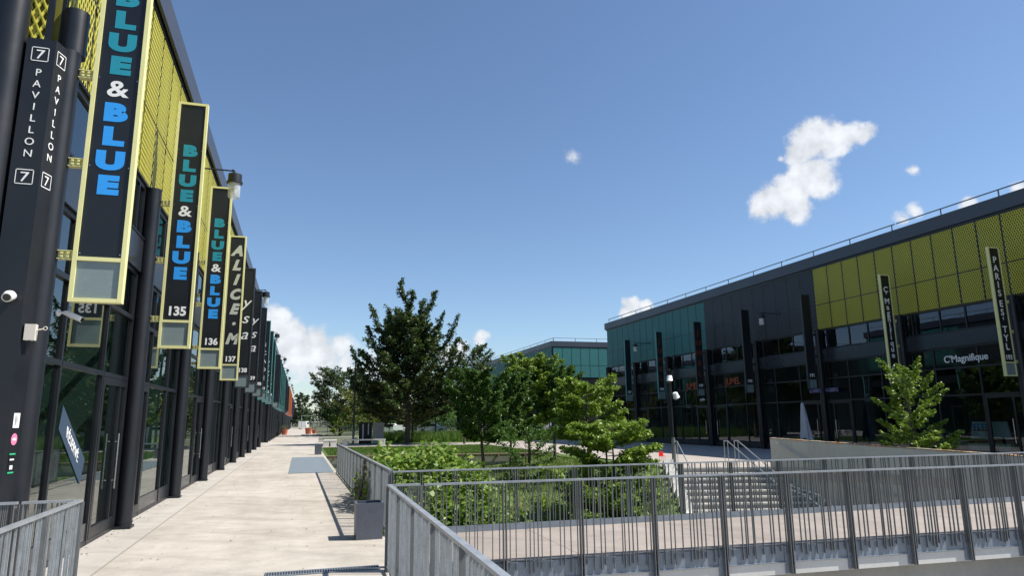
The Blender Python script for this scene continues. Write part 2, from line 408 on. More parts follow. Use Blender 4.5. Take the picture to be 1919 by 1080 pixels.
# retaining wall below the walkway edge
m = MB(); m.box(XW-.25, XW-.002, -12, 38, -3.6, -.301); tag(m.build('retaining_wall', CONC), 'concrete retaining wall under the walkway edge', 'wall')

# sunken garden terrain
def hgt(x, y):
    """height of the garden surface"""
    yb = 24.5-.12*(x-1.4)
    if y >= yb: z = -.55-.012*(36-y)
    else:
        t = min(1, (yb-y)/11.0); t = t*t*(3-2*t); z = -.69-t*(2.4)
    # rises to the plaza along the stair stringer
    s = max(0., min(1., (x-9.2)/3.0)); s = s*s*(3-2*s)
    tt = max(0, 22.3-y); zp = .05-.494*min(tt, 2.9)-.494*max(0, tt-3.9); zp = max(zp, -3.1)
    if y > 22.3: zp = .05-.12*min(1, (y-22.3))
    return z*(1-s)+zp*s
rnd = random.Random(5)
m = MB(); nx, ny = 46, 100; X0, X1, Y0, Y1 = XW, 12.75, 4.0, 37.2
def garden_pt(i, j):
    y = Y0+(Y1-Y0)*j/ny
    xr = 12.48-(22.4-y)*.313 if y < 22.4 else 12.95
    if y < 11: xr = 12.48-(22.4-11)*.313
    x = X0+(xr-X0)*i/nx
    return (x, y, hgt(x, y)+rnd.uniform(-.02, .02))
m.add([garden_pt(i, j) for j in range(ny+1) for i in range(nx+1)],
      [(j*(nx+1)+i, j*(nx+1)+i+1, (j+1)*(nx+1)+i+1, (j+1)*(nx+1)+i) for j in range(ny) for i in range(nx)], 0, True)
struct(m, 'garden_slope', SOIL)
# lower court around and under the footbridge
m = MB(); m.add([(XW, -12, -3.05), (40, -12, -3.05), (40, 19, -3.05), (XW, 19, -3.05)], [(0,1,2,3)])
struct(m, 'lower_court', PLAZA)
# plaza between garden and right pavilion; upper lawns
SL0, SR0 = Vector((12.95, 22.4, 0)), Vector((16.1, 21.32, 0))   # stair head, left and right
m = MB(); m.prism([(12.95, 22.4), (16.1, 21.32), (16.42, 19.9), (25.4, 17.0), (40, 17.0), (40, 52), (12.95, 52)], -.3, 0); struct(m, 'plaza', PLAZA)
m = MB(); m.prism([(16.42, 19.9), (18.4, 12.9), (40, 12.9), (40, 16.998), (25.4, 16.998)], -.3, 0); struct(m, 'plaza_south', PLAZA)
m = MB(); m.prism([(XW+.002, 37.22), (12.948, 34.6), (12.948, 52), (XW+.002, 52)], -.3, -.004); struct(m, 'lawn_base', GRASS)
m = MB(); m.prism([(12.0, 22.4), (12.948, 22.4), (12.948, 35), (12.2, 35)], -.6, -.006); struct(m, 'garden_border', GRASS)
sheet('garden_path', [(1.35, 50.4), (12.9, 49.2), (12.9, 54.5), (1.35, 56.5)], .004, PLAZA)
sheet('far_lawn', [(5.2, 56.6), (24, 55.0), (24, 96), (7, 100)], .004, GRASS)
sheet('far_plaza', [(12.9, 49.1), (25, 49.1), (25, 67), (17.4, 67), (17.4, 54.9), (12.9, 54.5)], .008, PLAZA)

# ------------------------------------------------------------------ pavilions
BAY = 5.03
def F(side, d): return side*d
def facade_templates(side, xg):
    """one bay (local y 0..BAY, local x 0 = glass plane, +side outwards)."""
    T = {}
    for flip in (0, 1):
        fy = (lambda y: BAY-y) if flip else (lambda y: y)
        def bx(mb, d0, d1, y0, y1, z0, z1, mi=0): mb.box(side*d0, side*d1, fy(y0), fy(y1), z0, z1, mi)
        t = {}
        fr = MB()
        ys = [.13, 1.38, 3.33, 4.9]
        for y in ys: bx(fr, -.04, .045, y-.03, y+.03, .02, 4.44)
        for y0, y1 in zip(ys[:-1], ys[1:]):
            for z in (2.52, 3.60):
                bx(fr, -.04, .05, y0+.031, y1-.031, z-.035, z+.035)
            bx(fr, -.04, .04, y0+.031, y1-.031, .02, .08)
        for y0, y1 in zip(ys[:2], ys[1:3]): bx(fr, -.03, .03, y0+.031, y1-.031, .081, .33, 1)
        for y0, y1 in zip(ys[:-1], ys[1:]): bx(fr, -.04, .042, y0+.031, y1-.031, 4.38, 4.44)
        t['shopfront'] = (fr, [ANTH, SPAND])
        gp = MB()
        for y0, y1 in zip(ys[:2], ys[1:3]): bx(gp, -.006, .006, y0+.03, y1-.03, .33, 2.485)
        for y0, y1 in zip(ys[:-1], ys[1:]): bx(gp, -.006, .006, y0+.03, y1-.03, 2.555, 3.565)
        t['pane'] = (gp, [GLASS])
        lp = MB()
        for y0, y1 in zip(ys[:-1], ys[1:]): bx(lp, -.006, .006, y0+.03, y1-.03, 3.635, 4.38)
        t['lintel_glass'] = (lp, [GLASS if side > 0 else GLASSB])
        dr = MB()
        bx(dr, -.02, .05, 3.37, 3.47, .09, 2.48); bx(dr, -.02, .05, 4.77, 4.87, .09, 2.48)
        bx(dr, -.02, .05, 3.471, 4.769, 2.37, 2.48); bx(dr, -.02, .05, 3.471, 4.769, .09, .24); bx(dr, -.02, .045, 4.45, 4.52, .241, 2.369)
        t['door'] = (dr, [ANTH])
        dp = MB(); bx(dp, .005, .015, 3.47, 4.45, .24, 2.37); bx(dp, .005, .015, 4.52, 4.77, .24, 2.37); t['door_pane'] = (dp, [GLASS])
        for k, off in (('handle', .1), ('handle2', -.07)):
            h = MB(); y = fy(4.40); h.tube([(side*off, y, .72), (side*off, y, 1.6)], .017, 8)
            for z in (.85, 1.47): h.tube([(side*off, y, z), (side*(.05 if off > 0 else -.02), y, z)], .01, 6)
            t[k] = (h, [INOX])
        sp = MB(); bx(sp, -.05, .085, .0, BAY-.012, 4.45, 5.08); bx(sp, .086, .1, .0, BAY-.012, 5.04, 5.075, 1); t['spandrel'] = (sp, [SPAND, ANTH])
        uw = MB(); us = [.13, .55, 1.9, 3.05, 4.5, 4.9]
        for y in us: bx(uw, -.04, .04, y-.03, y+.03, 5.081, 6.04)
        for y0, y1 in zip(us[:-1], us[1:]):
            bx(uw, -.04, .04, y0+.031, y1-.031, 5.081, 5.12); bx(uw, -.04, .04, y0+.031, y1-.031, 5.98, 6.04)
        t['upper_window'] = (uw, [ANTH])
        up = MB()
        for y0, y1 in zip(us[:-1], us[1:]): bx(up, -.006, .006, y0+.03, y1-.03, 5.12, 5.98)
        t['upper_pane'] = (up, [GLASS])
        T[flip] = t
        if side < 0:
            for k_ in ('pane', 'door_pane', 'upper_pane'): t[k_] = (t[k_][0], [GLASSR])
    # cladding: four framed mesh sheets wide, two high
    cl = MB(); gap = .03; wd = BAY/5
    for k in range(5):
        for z0, z1 in ((6.08, 7.30), (7.34, 9.18)):
            y0, y1 = k*wd+gap/2+.018, (k+1)*wd-gap/2-.018
            d = .09+.001*((k*7) % 3)
            cl.add([(side*d, y0, z0), (side*d, y1, z0), (side*d, y1, z1), (side*d, y0, z1)], [(0,1,2,3) if side > 0 else (3,2,1,0)], 0)
    cf = MB()
    for k in range(6):
        y = k*wd; y0, y1 = max(0, y-.035), min(BAY, y+.035)
        cf.box(side*.035, side*.075, y0, y1, 6.06, 9.2)
    for z in (6.06, 7.3, 9.16):
        cf.box(side*.0351, side*.0745, .036, BAY-.036, z, z+.04)
    T['clad'] = cl; T['cladframe'] = cf
    bk = MB(); bk.box(side*-.05, side*.034, 0, BAY, 6.045, 9.2); T['back'] = bk
    return T
def to_mesh(mb, name, mats):
    me = bpy.data.meshes.new(name); me.from_pydata(mb.v, [], mb.f)
    for q in mats: me.materials.append(q)
    me.polygons.foreach_set('material_index', mb.mi); me.polygons.foreach_set('use_smooth', mb.smooth); me.update(); return me
_T = {}
def get_T(side):
    if side in _T: return _T[side]
    T = facade_templates(side, 0); out = {}
    for fl in (0, 1):
        out[fl] = {k: to_mesh(mb, k, ms) for k, (mb, ms) in T[fl].items()}
    for c in CLAD:
        out['clad_'+c] = to_mesh(T['clad'], 'cladding_sheet', [CLAD[c]])
        out['frame_'+c] = to_mesh(T['cladframe'], 'cladding_frame', [ANTH2])
        out['back_'+c] = to_mesh(T['back'], 'backing', [BACK[c]])
    cm = MB(); cm.cyl((side*.16, 0), .132, 0.0, 6.06, 20); cm.box(side*.02, side*.30, -.15, .15, .012, .05)
    for z in (.10,): cm.cyl((side*.16, 0), .14, z, z+.02, 20)
    out['column'] = to_mesh(cm, 'column', [ANTH])
    _T[side] = out; return out
DEPTH = 15.0
def pavilion(label, side, xg, y0, colours, lod=0, depth=DEPTH, first_col=True, flip0=0):
    """long two-storey pavilion; side=+1 faces +X, -1 faces -X"""
    b = empty('pavilion_building', (xg, y0, 0), label, 'building', 'pavilions along the walkway')
    T = get_T(side); n = len(colours); L = n*BAY
    for k, c in enumerate(colours):
        Y = (0, k*BAY, 0); t = T[(k+flip0) % 2]
        sf = link('shopfront', t['shopfront'], b, Y); link('pane', t['pane'], sf); link('lintel_panel', t['lintel_glass'], sf)
        dr = link('door', t['door'], b, Y); link('pane', t['door_pane'], dr)
        link('handle', t['handle'], dr); link('handle', t['handle2'], dr)
        link('spandrel_panel', t['spandrel'], b, Y)
        u = link('upper_window', t['upper_window'], b, Y); link('pane', t['upper_pane'], u)
        bk = link('wall_panel', T['back_'+c], b, Y)
        cl = link('mesh_cladding', T['clad_'+c], b, Y); link('cladding_frame', T['frame_'+c], cl)
        tag(cl, {'yellow': 'yellow', 'grey': 'dark grey', 'teal': 'teal', 'orange': 'orange', 'purple': 'purple'}[c]+' expanded metal cladding')
    for k in range(n+1):
        if k == 0 and not first_col: continue
        link('column', T['column'], b, (0, k*BAY, 0))
    S = side; i = -side
    # shell: end walls, back wall, floors
    def w_(mb, d0, d1, a, c, z0, z1, mi=0): mb.box(S*d0, S*d1, a, c, z0, z1, mi)
    m = MB(); w_(m, -depth, -.06, -.12, -.001, 0, 9.2); m.build('end_wall', ANTH2, b)
    m = MB(); w_(m, -depth, -.06, L+.001, L+.12, 0, 9.2); m.build('end_wall', ANTH2, b)
    m = MB(); w_(m, -5.1, -5.0, .0, L, .03, 9.19); m.build('inner_wall', INT, b)
    m = MB(); w_(m, -depth, -depth+.1, 0, L, 0, 9.2); m.build('rear_wall', ANTH2, b)
    m = MB(); w_(m, -4.99, -.05, 0, L, .0, .03); m.build('shop_floor', INTF, b)
    m = MB(); w_(m, -4.99, -.06, 0, L, 4.5, 4.9); w_(m, -4.99, -.06, 0, L, 6.05, 6.2)
    for k in range(1, n): w_(m, -4.98, -.1, k*BAY-.06, k*BAY+.06, .031, 4.49)
    m.build('storey_slab', INT, b)
    m = MB(); w_(m, -depth, .1, -.125, L+.125, 9.201, 9.38); w_(m, -depth-.001, .13, -.16, L+.16, 9.381, 9.72)
    m.build('roof', ANTH2, b)
    m = MB(); w_(m, .131, .19, -.22, L+.22, 9.30, 9.85); w_(m, -depth, .19, -.222, -.161, 9.30, 9.85); w_(m, -depth, .19, L+.161, L+.222, 9.30, 9.85)
    m.build('fascia', FASC, b)
    m = MB()
    xr = -.12; y = -.1
    while y < L:
        ye = min(y+7.5, L+.1); m.obox((S*xr, y+.04, 10.2), (S*xr, ye-.04, 10.2), .04, .04); y += 7.5
    q = int(L/2.45)
    for k in range(q+1): m.box(S*(xr-.012), S*(xr+.012), .1+k*(L-.2)/q-.025, .1+k*(L-.2)/q+.025, 9.72, 10.18)
    m.obox((S*xr, -.1, 10.2), (S*-depth, -.1, 10.2), .04, .04)
    for k in range(6): m.box(S*(xr-k*2.45)-.025, S*(xr-k*2.45)+.025, -.112, -.088, 9.72, 10.18)
    m.build('roof_railing', STEEL, b)
    return b
XL, XR = -2.97, 25.0
YL = [8.57+BAY*k for k in range(10)]
left = pavilion('long dark pavilion on the left with yellow, grey then teal mesh above glazed shops', 1, XL, YL[0],
                ['yellow']*4+['grey']*3+['teal']*2)
YRB = 53.55
YR0 = YRB-9*BAY     # 8.28
right = pavilion('long shaded pavilion on the right with teal, grey and yellow mesh upper storey', -1, XR, YR0,
                 ['yellow']*4+['grey']*2+['teal']*3, flip0=1)
pavB = pavilion('further teal and grey pavilion on the left beyond the first gap', 1, XL, 66.1, ['teal']*6+['grey']*3, flip0=1)
pavC = pavilion('orange mesh pavilion on the left far down the walkway', 1, XL, 123.5, ['orange']*9)
pavD = pavilion('purple mesh pavilion at the far left end of the walkway', 1, XL, 180.5, ['purple']*7)
cen = pavilion('teal pavilion behind the garden trees, its end wall clad in bright teal mesh', -1, XR, 67.3, ['teal']*9)

# south end of the central teal pavilion: mesh over dark ground floor
def end_cladding(parent, x0, x1, y, colour, nsheet, splits=((6.08, 7.30), (7.34, 9.18)), label=None):
    """parent-local end face looking -Y"""
    cl = MB(); w_ = (x1-x0)/nsheet
    for k in range(nsheet):
        for z0, z1 in splits:
            a, c = x0+k*w_+.03, x0+(k+1)*w_-.03
            cl.add([(a, y-.05, z0), (c, y-.05, z0), (c, y-.05, z1), (a, y-.05, z1)], [(0,1,2,3)])
    o = cl.build('mesh_cladding', CLAD[colour], parent)
    fr = MB()
    for k in range(nsheet+1): fr.box(x0+k*w_-.03, x0+k*w_+.03, y-.04, y-.002, 6.06, 9.2)
    for z in (6.05, 7.3, 9.16): fr.box(x0, x1, y-.0395, y-.003, z, z+.04)
    fr.build('cladding_frame', ANTH2, o)
    bk = MB(); bk.box(x0, x1, y-.0015, y-.0005, 6.05, 9.2); bk.build('backing', BACK[colour], o)
    return o
end_cladding(cen, .0, 6.2, -.12, 'teal', 6)
end_cladding(left, -9.0, -.02, -.12, 'yellow', 8)
end_cladding(right, .02, 9, -.12, 'yellow', 8)

# corner pier with the pavilion number, and the tall round posts beside it
pier = empty('number_pier', (0, 0, 0), 'dark corner pier lettered PAVILLON 7 on its two faces', 'pier')
m = MB(); m.prism([(-3.12, 8.24), (-2.835, 8.24), (-2.775, 8.45), (-2.775, 8.46), (-3.12, 8.46)], 0, 6.03)
m.build('casing', ANTH, pier)
xc = (-3.12-2.835)/2
ZB0, ZB1, ZP0, ZPN = 5.84, 4.395, 5.62, 4.665
def boxed7(x, z, rot, off, s=1.0, sx=1.0):
    w_, h = .085*s, .085
    fr = MB(); t_ = .007
    for (a, b_, c, d) in ((-w_, w_, -h, -h+t_*1.3), (-w_, w_, h-t_*1.3, h), (-w_, -w_+t_, -h, h), (w_-t_, w_, -h, h)):
        fr.box(a, b_, -.002, 0, c, d)
    o = fr.build('number_frame', TXT_W, pier, off); o.rotation_euler = (0, 0, rot); return o
chx, chy = (-2.835-2.775)/2, (8.24+8.45)/2
cang = math.atan2(8.45-8.24, -2.775+2.835)          # chamfer face direction
cn = Vector((math.sin(cang), -math.cos(cang), 0))
for z in (ZB0, ZB1):
    boxed7(0, z, 0, (xc, 8.238, z)); text('number', '7', .11, TXT_W, pier, (xc, 8.237, z-.055), ROT_S, sx=1.15)
    boxed7(0, z, cang, (chx+cn.x*.003, chy+cn.y*.003, z), .9)
    text('number', '7', .11, TXT_W, pier, (chx+cn.x*.004, chy+cn.y*.004, z-.055), (math.pi/2, 0, cang), sx=.95)
for i, ch in enumerate('PAVILLON'):
    z = ZP0-i*(ZP0-ZPN)/7
    text('lettering', ch, .082, TXT_W, pier, (xc+.005, 8.237, z-.04), ROT_S)
    text('lettering', ch, .082, TXT_W, pier, (chx+cn.x*.004, chy+cn.y*.004, z-.04), (math.pi/2, 0, cang), sx=.95)
st = [(.0, 1.80, .045, .075, WHITE, 'white'), (0, 1.61, .045, .06, PINK, 'pink oval'), (0, 1.37, .042, .10, SIGNBK, 'black and green')]
for k, (dx, z, hw, hh, m_, nm) in enumerate(st):
    s = MB()
    if k == 1: s.add([(hw*math.cos(a*math.pi/12), 0, hh*math.sin(a*math.pi/12)) for a in range(24)], [tuple(range(24))])
    else: s.box(-hw, hw, -.001, .001, -hh, hh)
    mats = [m_]
    if k == 2: s.box(-hw, hw, -.0025, -.0012, hh-.015, hh, 1); s.box(-hw, hw, -.0025, -.0012, -hh, -hh+.015, 1); s.box(-.02, .02, -.0025, -.0012, -.06, -.02, 2); s.box(-.03, .03, -.0025, -.0012, .03, .045, 2); mats = [m_, GREEN, TXT_W]
    if k == 0: s.box(-.022, -.008, -.0025, -.0012, -.05, .05, 1); s.box(.0, .01, -.0025, -.0012, -.02, .03, 1); mats = [m_, mat('ink_grey', (.2, .22, .25), .6)]
    if k == 1: s.box(-.025, .025, -.0025, -.0012, -.012, .012, 1); mats = [m_, TXT_W]
    o = s.build('sticker', mats); o.location = (chx+cn.x*.004, chy+cn.y*.004, z); o.rotation_euler = (0, 0, cang)
    tag(o, {0: 'white rectangular sticker, topmost of the three on the corner pier', 1: 'pink oval sticker on the dark corner pier', 2: 'black notice with green ends stuck lowest on the corner pier'}[k], 'sticker', 'stickers on the corner pier')
for (x, y, r, h, lb) in ((-3.31, 8.3, .16, 9.0, 'thick round dark post left of the lettered corner pier'), (-3.74, 8.3, .16, 9.0, 'round dark post at the extreme left edge of the picture')):
    m = MB(); m.cyl((0, 0), r, 0, h, 24); m.cyl((0, 0), r+.015, .0, .04, 24)
    tag(m.build('round_post', ANTH, None, (x, y, 0)), lb, 'post', 'tall round posts at the pavilion corner')
m = MB(); m.cyl((0, 0), .135, 6.05, 6.62, 24)
tag(m.build('column_head', ANTH, left, (.18, .06, 0)))
# little cameras, junction box
def cctv(loc, rz, label, kindi, scale=1.):
    c = empty('security_camera', loc, label, 'camera', 'security cameras', rz)
    m = MB(); m.tube([(0, 0, 0), (0, -.012, 0)], .045*scale, 16); m.tube([(0, -.012, 0), (0, -.09*scale, -.0)], .018*scale, 10); m.build('bracket', WHITE, c)
    if kindi == 'dome':
        m = MB(); m.tube([(0, -.03, .005), (0, -.07, -.01), (0, -.11, -.03), (0, -.125, -.036)], [.05, .058, .05, .047], 16); m.build('housing', WHITE, c)
        m = MB(); m.tube([(0, -.126, -.036), (0, -.131, -.038)], [.038, .036], 16); m.build('lens', GLASSB, c)
    else:
        m = MB(); m.tube([(0, -.08*scale, .0), (.0, -.12*scale, -.01), (0.0, -.30*scale, -.09*scale)], [.026*scale, .034*scale, .036*scale], 14); m.build('housing', WHITE, c)
        m = MB(); m.tube([(0, -.301*scale, -.0905*scale), (0, -.308*scale, -.094*scale)], .028*scale, 14); m.build('lens', GLASSB, c)
    return c
cctv((xc+.03, 8.24, 3.08), 0, 'white dome camera on the front face of the lettered corner pier', 'dome', 1.)
cctv((-2.64, 8.66, 2.98), R_(75), 'white bullet camera on the round column under the first long sign', 'bullet', .9)
jb = empty('junction_box', (-2.76, 8.33, 2.71), 'small beige junction box with a cable clip on the corner pier', 'junction box')
m = MB(); m.box(-.045, .055, -.07, .0, -.085, .085); m.build('box', mat('beige_plastic', (.62, .58, .5), .5), jb)
m = MB(); m.tube([(.05, -.04, .02), (.12, -.04, .04)], .008, 6); m.tube([(.135+.018*math.cos(a*math.pi/6), -.04, .045+.018*math.sin(a*math.pi/6)) for a in range(13)], .005, 5); m.build('clip', mat('beige_plastic', (.62, .58, .5)), jb)
m = MB(); m.tube([(0, -.03, -.085), (0, -.03, -.14), (-.01, .0, -.16)], .012, 6); m.build('cable', ANTH, jb)

# ------------------------------------------------------------------ shop signs
def sign(side, xg, Y, frame_mat, number, label, letters=None, w=.53, framed=True, bracket_m=None, group='long vertical shop signs on the left pavilion'):
    """letters: list of (chars, cap height, line pitch, material, top z, opts)"""
    xa = xg+side*.45; xb = xa+side*w; x0, x1 = min(xa, xb), max(xa, xb); cx = (x0+x1)/2
    s = empty('shop_sign', (cx, Y, 3.09), label, 'shop sign', group)
    hw = w/2; H = 4.77; LP = .47; t_ = .045; th = .055
    fr = MB()
    fr.box(-hw, -hw+t_, -th, th, 0, H); fr.box(hw-t_, hw, -th, th, 0, H)
    for z0, z1 in ((0, t_), (LP, LP+t_), (H-t_, H)): fr.box(-hw+t_, hw-t_, -th+.001, th-.001, z0, z1)
    fr.build('frame', frame_mat, s)
    p = MB(); p.box(-hw+t_, hw-t_, -.035, .035, LP+t_, H-t_)
    for z in (LP+t_+.04, 1.6, 2.7, 3.8, H-t_-.04):
        for x in (-hw+t_+.02, hw-t_-.02): p.box(x-.006, x+.006, -.038, -.0351, z-.006, z+.006, 1)
    p.build('panel', [SIGNBK, INOX], s)
    p = MB(); p.box(-hw+t_, hw-t_, -.03, .03, t_, LP); p.build('light_panel', LGLASS, s)
    for z in (.53, 1.62, 2.72):
        q = MB(); a = -side*(hw+.002); e = -side*(hw+.155)
        q.box(a, e, -.045, .045, z-.05, z-.042); q.box(a, e, -.045, .045, z+.042, z+.05)
        q.box(a, e, -.004, .004, z-.0415, z+.0415)
        for k in (.3, .7):
            for zz in (-.02, .02): q.box(a+(e-a)*k-.012, a+(e-a)*k+.012, -.05, -.0041, z+zz-.01, z+zz+.01)
        q.build('bracket', bracket_m or frame_mat, s)
    if letters:
        for (chars, cap, pitch, m_, ztop, o) in letters:
            for i, ch in enumerate(chars):
                if ch == ' ': continue
                text('lettering', ch, cap, m_, s, (o.get('dx', 0)+o.get('slant', 0)*i, -.0365, ztop-3.09-i*pitch-cap), ROT_S,
                     bold=o.get('bold', 0), shear=o.get('shear', 0), sx=o.get('sx', 1))
    if number: text('number', number, .16, TXT_W, s, (0, -.0365, LP+t_+.09), ROT_S, bold=.035, sx=.95 if len(number) < 4 else .75)
    return s
bb = dict(bold=.075, sx=1.42)
def blueblue(z):   # z top of the first B
    return [('BLUE', .2, .30, TXT_T, z, bb), ('&', .2, .3, TXT_W, z-1.2, dict(bold=.018, sx=1.25)), ('BLUE', .2, .30, TXT_B, z-1.5, bb)]
it = dict(bold=.06, shear=.3, sx=.98)
scr = dict(bold=.0, shear=.35, sx=1.1)
sign(1, XL, YL[0], CREAM, '', 'nearest tall cream framed sign reading BLUE & BLUE with no number', blueblue(6.97))
sign(1, XL, YL[1], CREAM, '135', 'tall cream framed sign reading BLUE & BLUE with number 135', blueblue(6.98))
sign(1, XL, YL[2], CREAM, '136', 'tall cream framed sign reading BLUE & BLUE with number 136', blueblue(6.98))
sign(1, XL, YL[3], CREAM, '137', 'cream framed sign with grey slanted letters ALICE.M and number 137', [('ALICE·M', .32, .488, TXT_G, 7.52, it)])
sign(1, XL, YL[4], SIGNGR, '138', 'dark frameless sign with large white script letters y s a and number 138', [('ysa', .42, .64, TXT_W, 6.69, dict(shear=.3, sx=1.1, bold=.0, dx=-.03))])
sign(1, XL, YL[5], SIGNGR, '139', 'dark sign with white script letters y s a and number 139', [('ysa', .42, .64, TXT_W, 6.69, dict(shear=.3, sx=1.1, bold=.0, dx=-.03))])
sign(1, XL, YL[6], SIGNGR, '139B', 'dark blank sign numbered 139B', None)
sign(1, XL, YL[7], TEALF, '141', 'teal edged sign with small white vertical letters and number 141', [('SCADE', .22, .5, TXT_W, 6.5, dict(bold=.01))])
sign(1, XL, YL[8], TEALF, '142', 'teal edged sign with slanted white lettering and number 142', [('atelier', .2, .33, TXT_W, 5.9, scr)])
sign(1, XL, YL[9], TEALF, '143', 'teal edged sign with slanted white lettering and number 143', [('atel', .2, .33, TXT_W, 5.3, scr)])
sg = sign(1, XL, 66.1, SIGNGR, '', 'dark blank sign at the near corner of the second left pavilion', None, group='long vertical signs on the further pavilions')
for base, nb, fm, nm, skip in ((66.1, 9, None, 'second', 1), (123.5, 9, ORNGF, 'orange', 0), (180.5, 7, PURPF, 'purple', 0)):
    for k in range(skip, nb):
        f_ = fm or (TEALF if k < 6 else SIGNGR)
        ordn = ('first', 'second', 'third', 'fourth', 'fifth', 'sixth', 'seventh', 'eighth', 'ninth', 'tenth')[k]
        cn_ = {TEALF: 'teal', SIGNGR: 'dark grey', ORNGF: 'orange', PURPF: 'purple'}[f_]
        sign(1, XL, base+k*BAY, f_, '', f'{cn_} framed sign, {ordn} from the near end of the {nm} left pavilion', None, group='long vertical signs on the further pavilions')
GR = 'long vertical shop signs on the right pavilion'
YR = [YR0+BAY*k for k in range(10)]
sign(-1, XR, YR[2], CREAM, '193', "cream framed sign reading PARIS ES'TYL with number 193", [("PARIS", .235, .315, TXT_W, 7.50, dict(bold=.02, sx=1.05)), ("ES'TYL", .235, .315, TXT_W, 5.85, dict(bold=.02, sx=1.05))], group=GR)
sign(-1, XR, YR[3], CREAM, '192', "cream framed sign reading C'Magnifique beside the small plaza tree", [("C'Magnifique", .24, .262, TXT_W, 7.32, dict(bold=.025, sx=1.05))], group=GR)
sign(-1, XR, YR[4], SIGNGR, '191', 'plain dark sign numbered 191 where yellow mesh meets grey', None, group=GR)
sign(-1, XR, YR[5], SIGNGR, '190', 'plain dark sign numbered 190 on the grey mesh', None, group=GR)
sign(-1, XR, YR[6], SIGNGR, '189', 'dark sign with orange letters JUMEL numbered 189', [('JUMEL', .32, .66, TXT_OD, 7.32, dict(bold=.035, sx=1.1))], group=GR)
sign(-1, XR, YR[7], TEALF, '188', 'teal edged sign with orange letters JUMEL numbered 188', [('JUMEL', .32, .66, TXT_OD, 7.32, dict(bold=.035, sx=1.1))], group=GR)
sign(-1, XR, YR[8], TEALF, '187', 'teal edged blank sign near the far end of the right pavilion', None, group=GR)

# ------------------------------------------------------------------ wall lamps
def wall_lamp(side, xg, Y, label, z=7.4, L=1.25):
    s = empty('wall_lamp', (xg, Y, z), label, 'lamp', 'lamps on long arms over the walkways')
    m = MB(); m.tube([(side*.1, 0, 0), (side*L, 0, 0)], .018, 8); m.box(side*.09, side*.11, -.06, .06, -.09, .09)
    m.tube([(side*L, 0, .0), (side*(L+.03), 0, .0), (side*(L+.03), 0, -.09)], .016, 8); m.tube([(side*(L-.02), -.03, 0), (side*(L-.02), .03, 0)], .03, 8); m.build('arm', ANTH, s)
    c = side*(L+.03)
    m = MB(); m.cyl((c, 0), .15, -.26, -.09, 20); m.cyl((c, 0), .175, -.30, -.261, 20); m.build('cap', ANTH, s)
    m = MB(); m.tube([(c, 0, -.301), (c, 0, -.62), (c, 0, -.65)], [.13, .13, .11], 20); m.build('lamp_glass', LAMPG, s)
    m = MB()
    for k in range(9): m.cyl((c, 0), .085-.004*k, -.33-.025*k, -.315-.025*k, 16)
    m.build('reflector', mat('lamp_inner_white', (.85, .85, .82), .3), s)
    return s
for k, y in enumerate((16.1, 31.2, 46.3)):
    wall_lamp(1, XL, y, ('lamp on a long arm beside the sign numbered 135', 'lamp on an arm over the dark signs of the left pavilion', 'lamp on an arm near the teal end of the left pavilion')[k], 7.45)
for k, y in enumerate((69, 84, 99)):
    wall_lamp(1, XL, y, ('nearest arm lamp on the second left pavilion', 'middle arm lamp on the second left pavilion', 'farthest arm lamp on the second left pavilion')[k], 7.9)
for k, y in enumerate((126, 136, 146, 156)):
    wall_lamp(1, XL, y, ('first', 'second', 'third', 'fourth')[k]+' arm lamp along the orange pavilion', 8.3)
for k, y in enumerate((31.2, 46.1)):
    wall_lamp(-1, XR, y, ('lamp on an arm against the grey mesh of the right pavilion', 'lamp on an arm against the teal mesh of the right pavilion')[k], 7.32)

# ------------------------------------------------------------------ shop-front details
def sgn(name, label, cat='lettering', group=None, loc=(0, 0, 0)): return empty(name, loc, label, cat, group)
po = empty('window_poster', (-2.957, 10.87, 1.48), 'slate blue slanted poster reading RÉSERVÉ on the nearest shop window', 'poster')
m = MB(); m.add([(0, -.66, .22), (0, -.58, .52), (0, .62, -.22), (0, .50, -.56), (.004, -.66, .22), (.004, -.58, .52), (.004, .62, -.22), (.004, .50, -.56)],
                [(3,2,1,0), (4,5,6,7)]); m.build('sheet', BLUEP, po)
t_ = text('lettering', 'RÉSERVÉ', .13, TXT_W, po, (.006, -.03, -.07), ROT_E, bold=.0, sx=1.0, shear=-.5, spc=1.05)
import mathutils
t_.rotation_euler = (mathutils.Euler(ROT_E).to_matrix() @ Matrix.Rotation(R_(-31), 3, 'Z')).to_euler()
def fascia_text(s, y, z, cap, m_, label, bold=.02, sx=.8, x=XR-.06):
    o = text('shop_lettering', s, cap, m_, None, (x, y, z), ROT_W, bold=bold, sx=sx, ext=.01)
    tag(o, label, 'shop lettering'); return o
# text on a face looking -X reads towards -Y
fascia_text("C'Magnifique", 20.55, 3.83, .27, TXT_W, "white C'Magnifique lettering above the shop window at far right", .012, .95)
fascia_text("JUMEL", 35.95, 3.72, .40, TXT_O, 'orange JUMEL lettering above the shop nearer to the camera', .02, .95)
fascia_text("JUMEL", 40.5, 3.66, .40, TXT_O, 'orange JUMEL lettering above the shop behind the camera pole', .02, .95)
fascia_text("enylka", 39.4, 2.85, .16, TXT_W, 'small white lettering on the glass below the farther orange shop name', .01, 1)
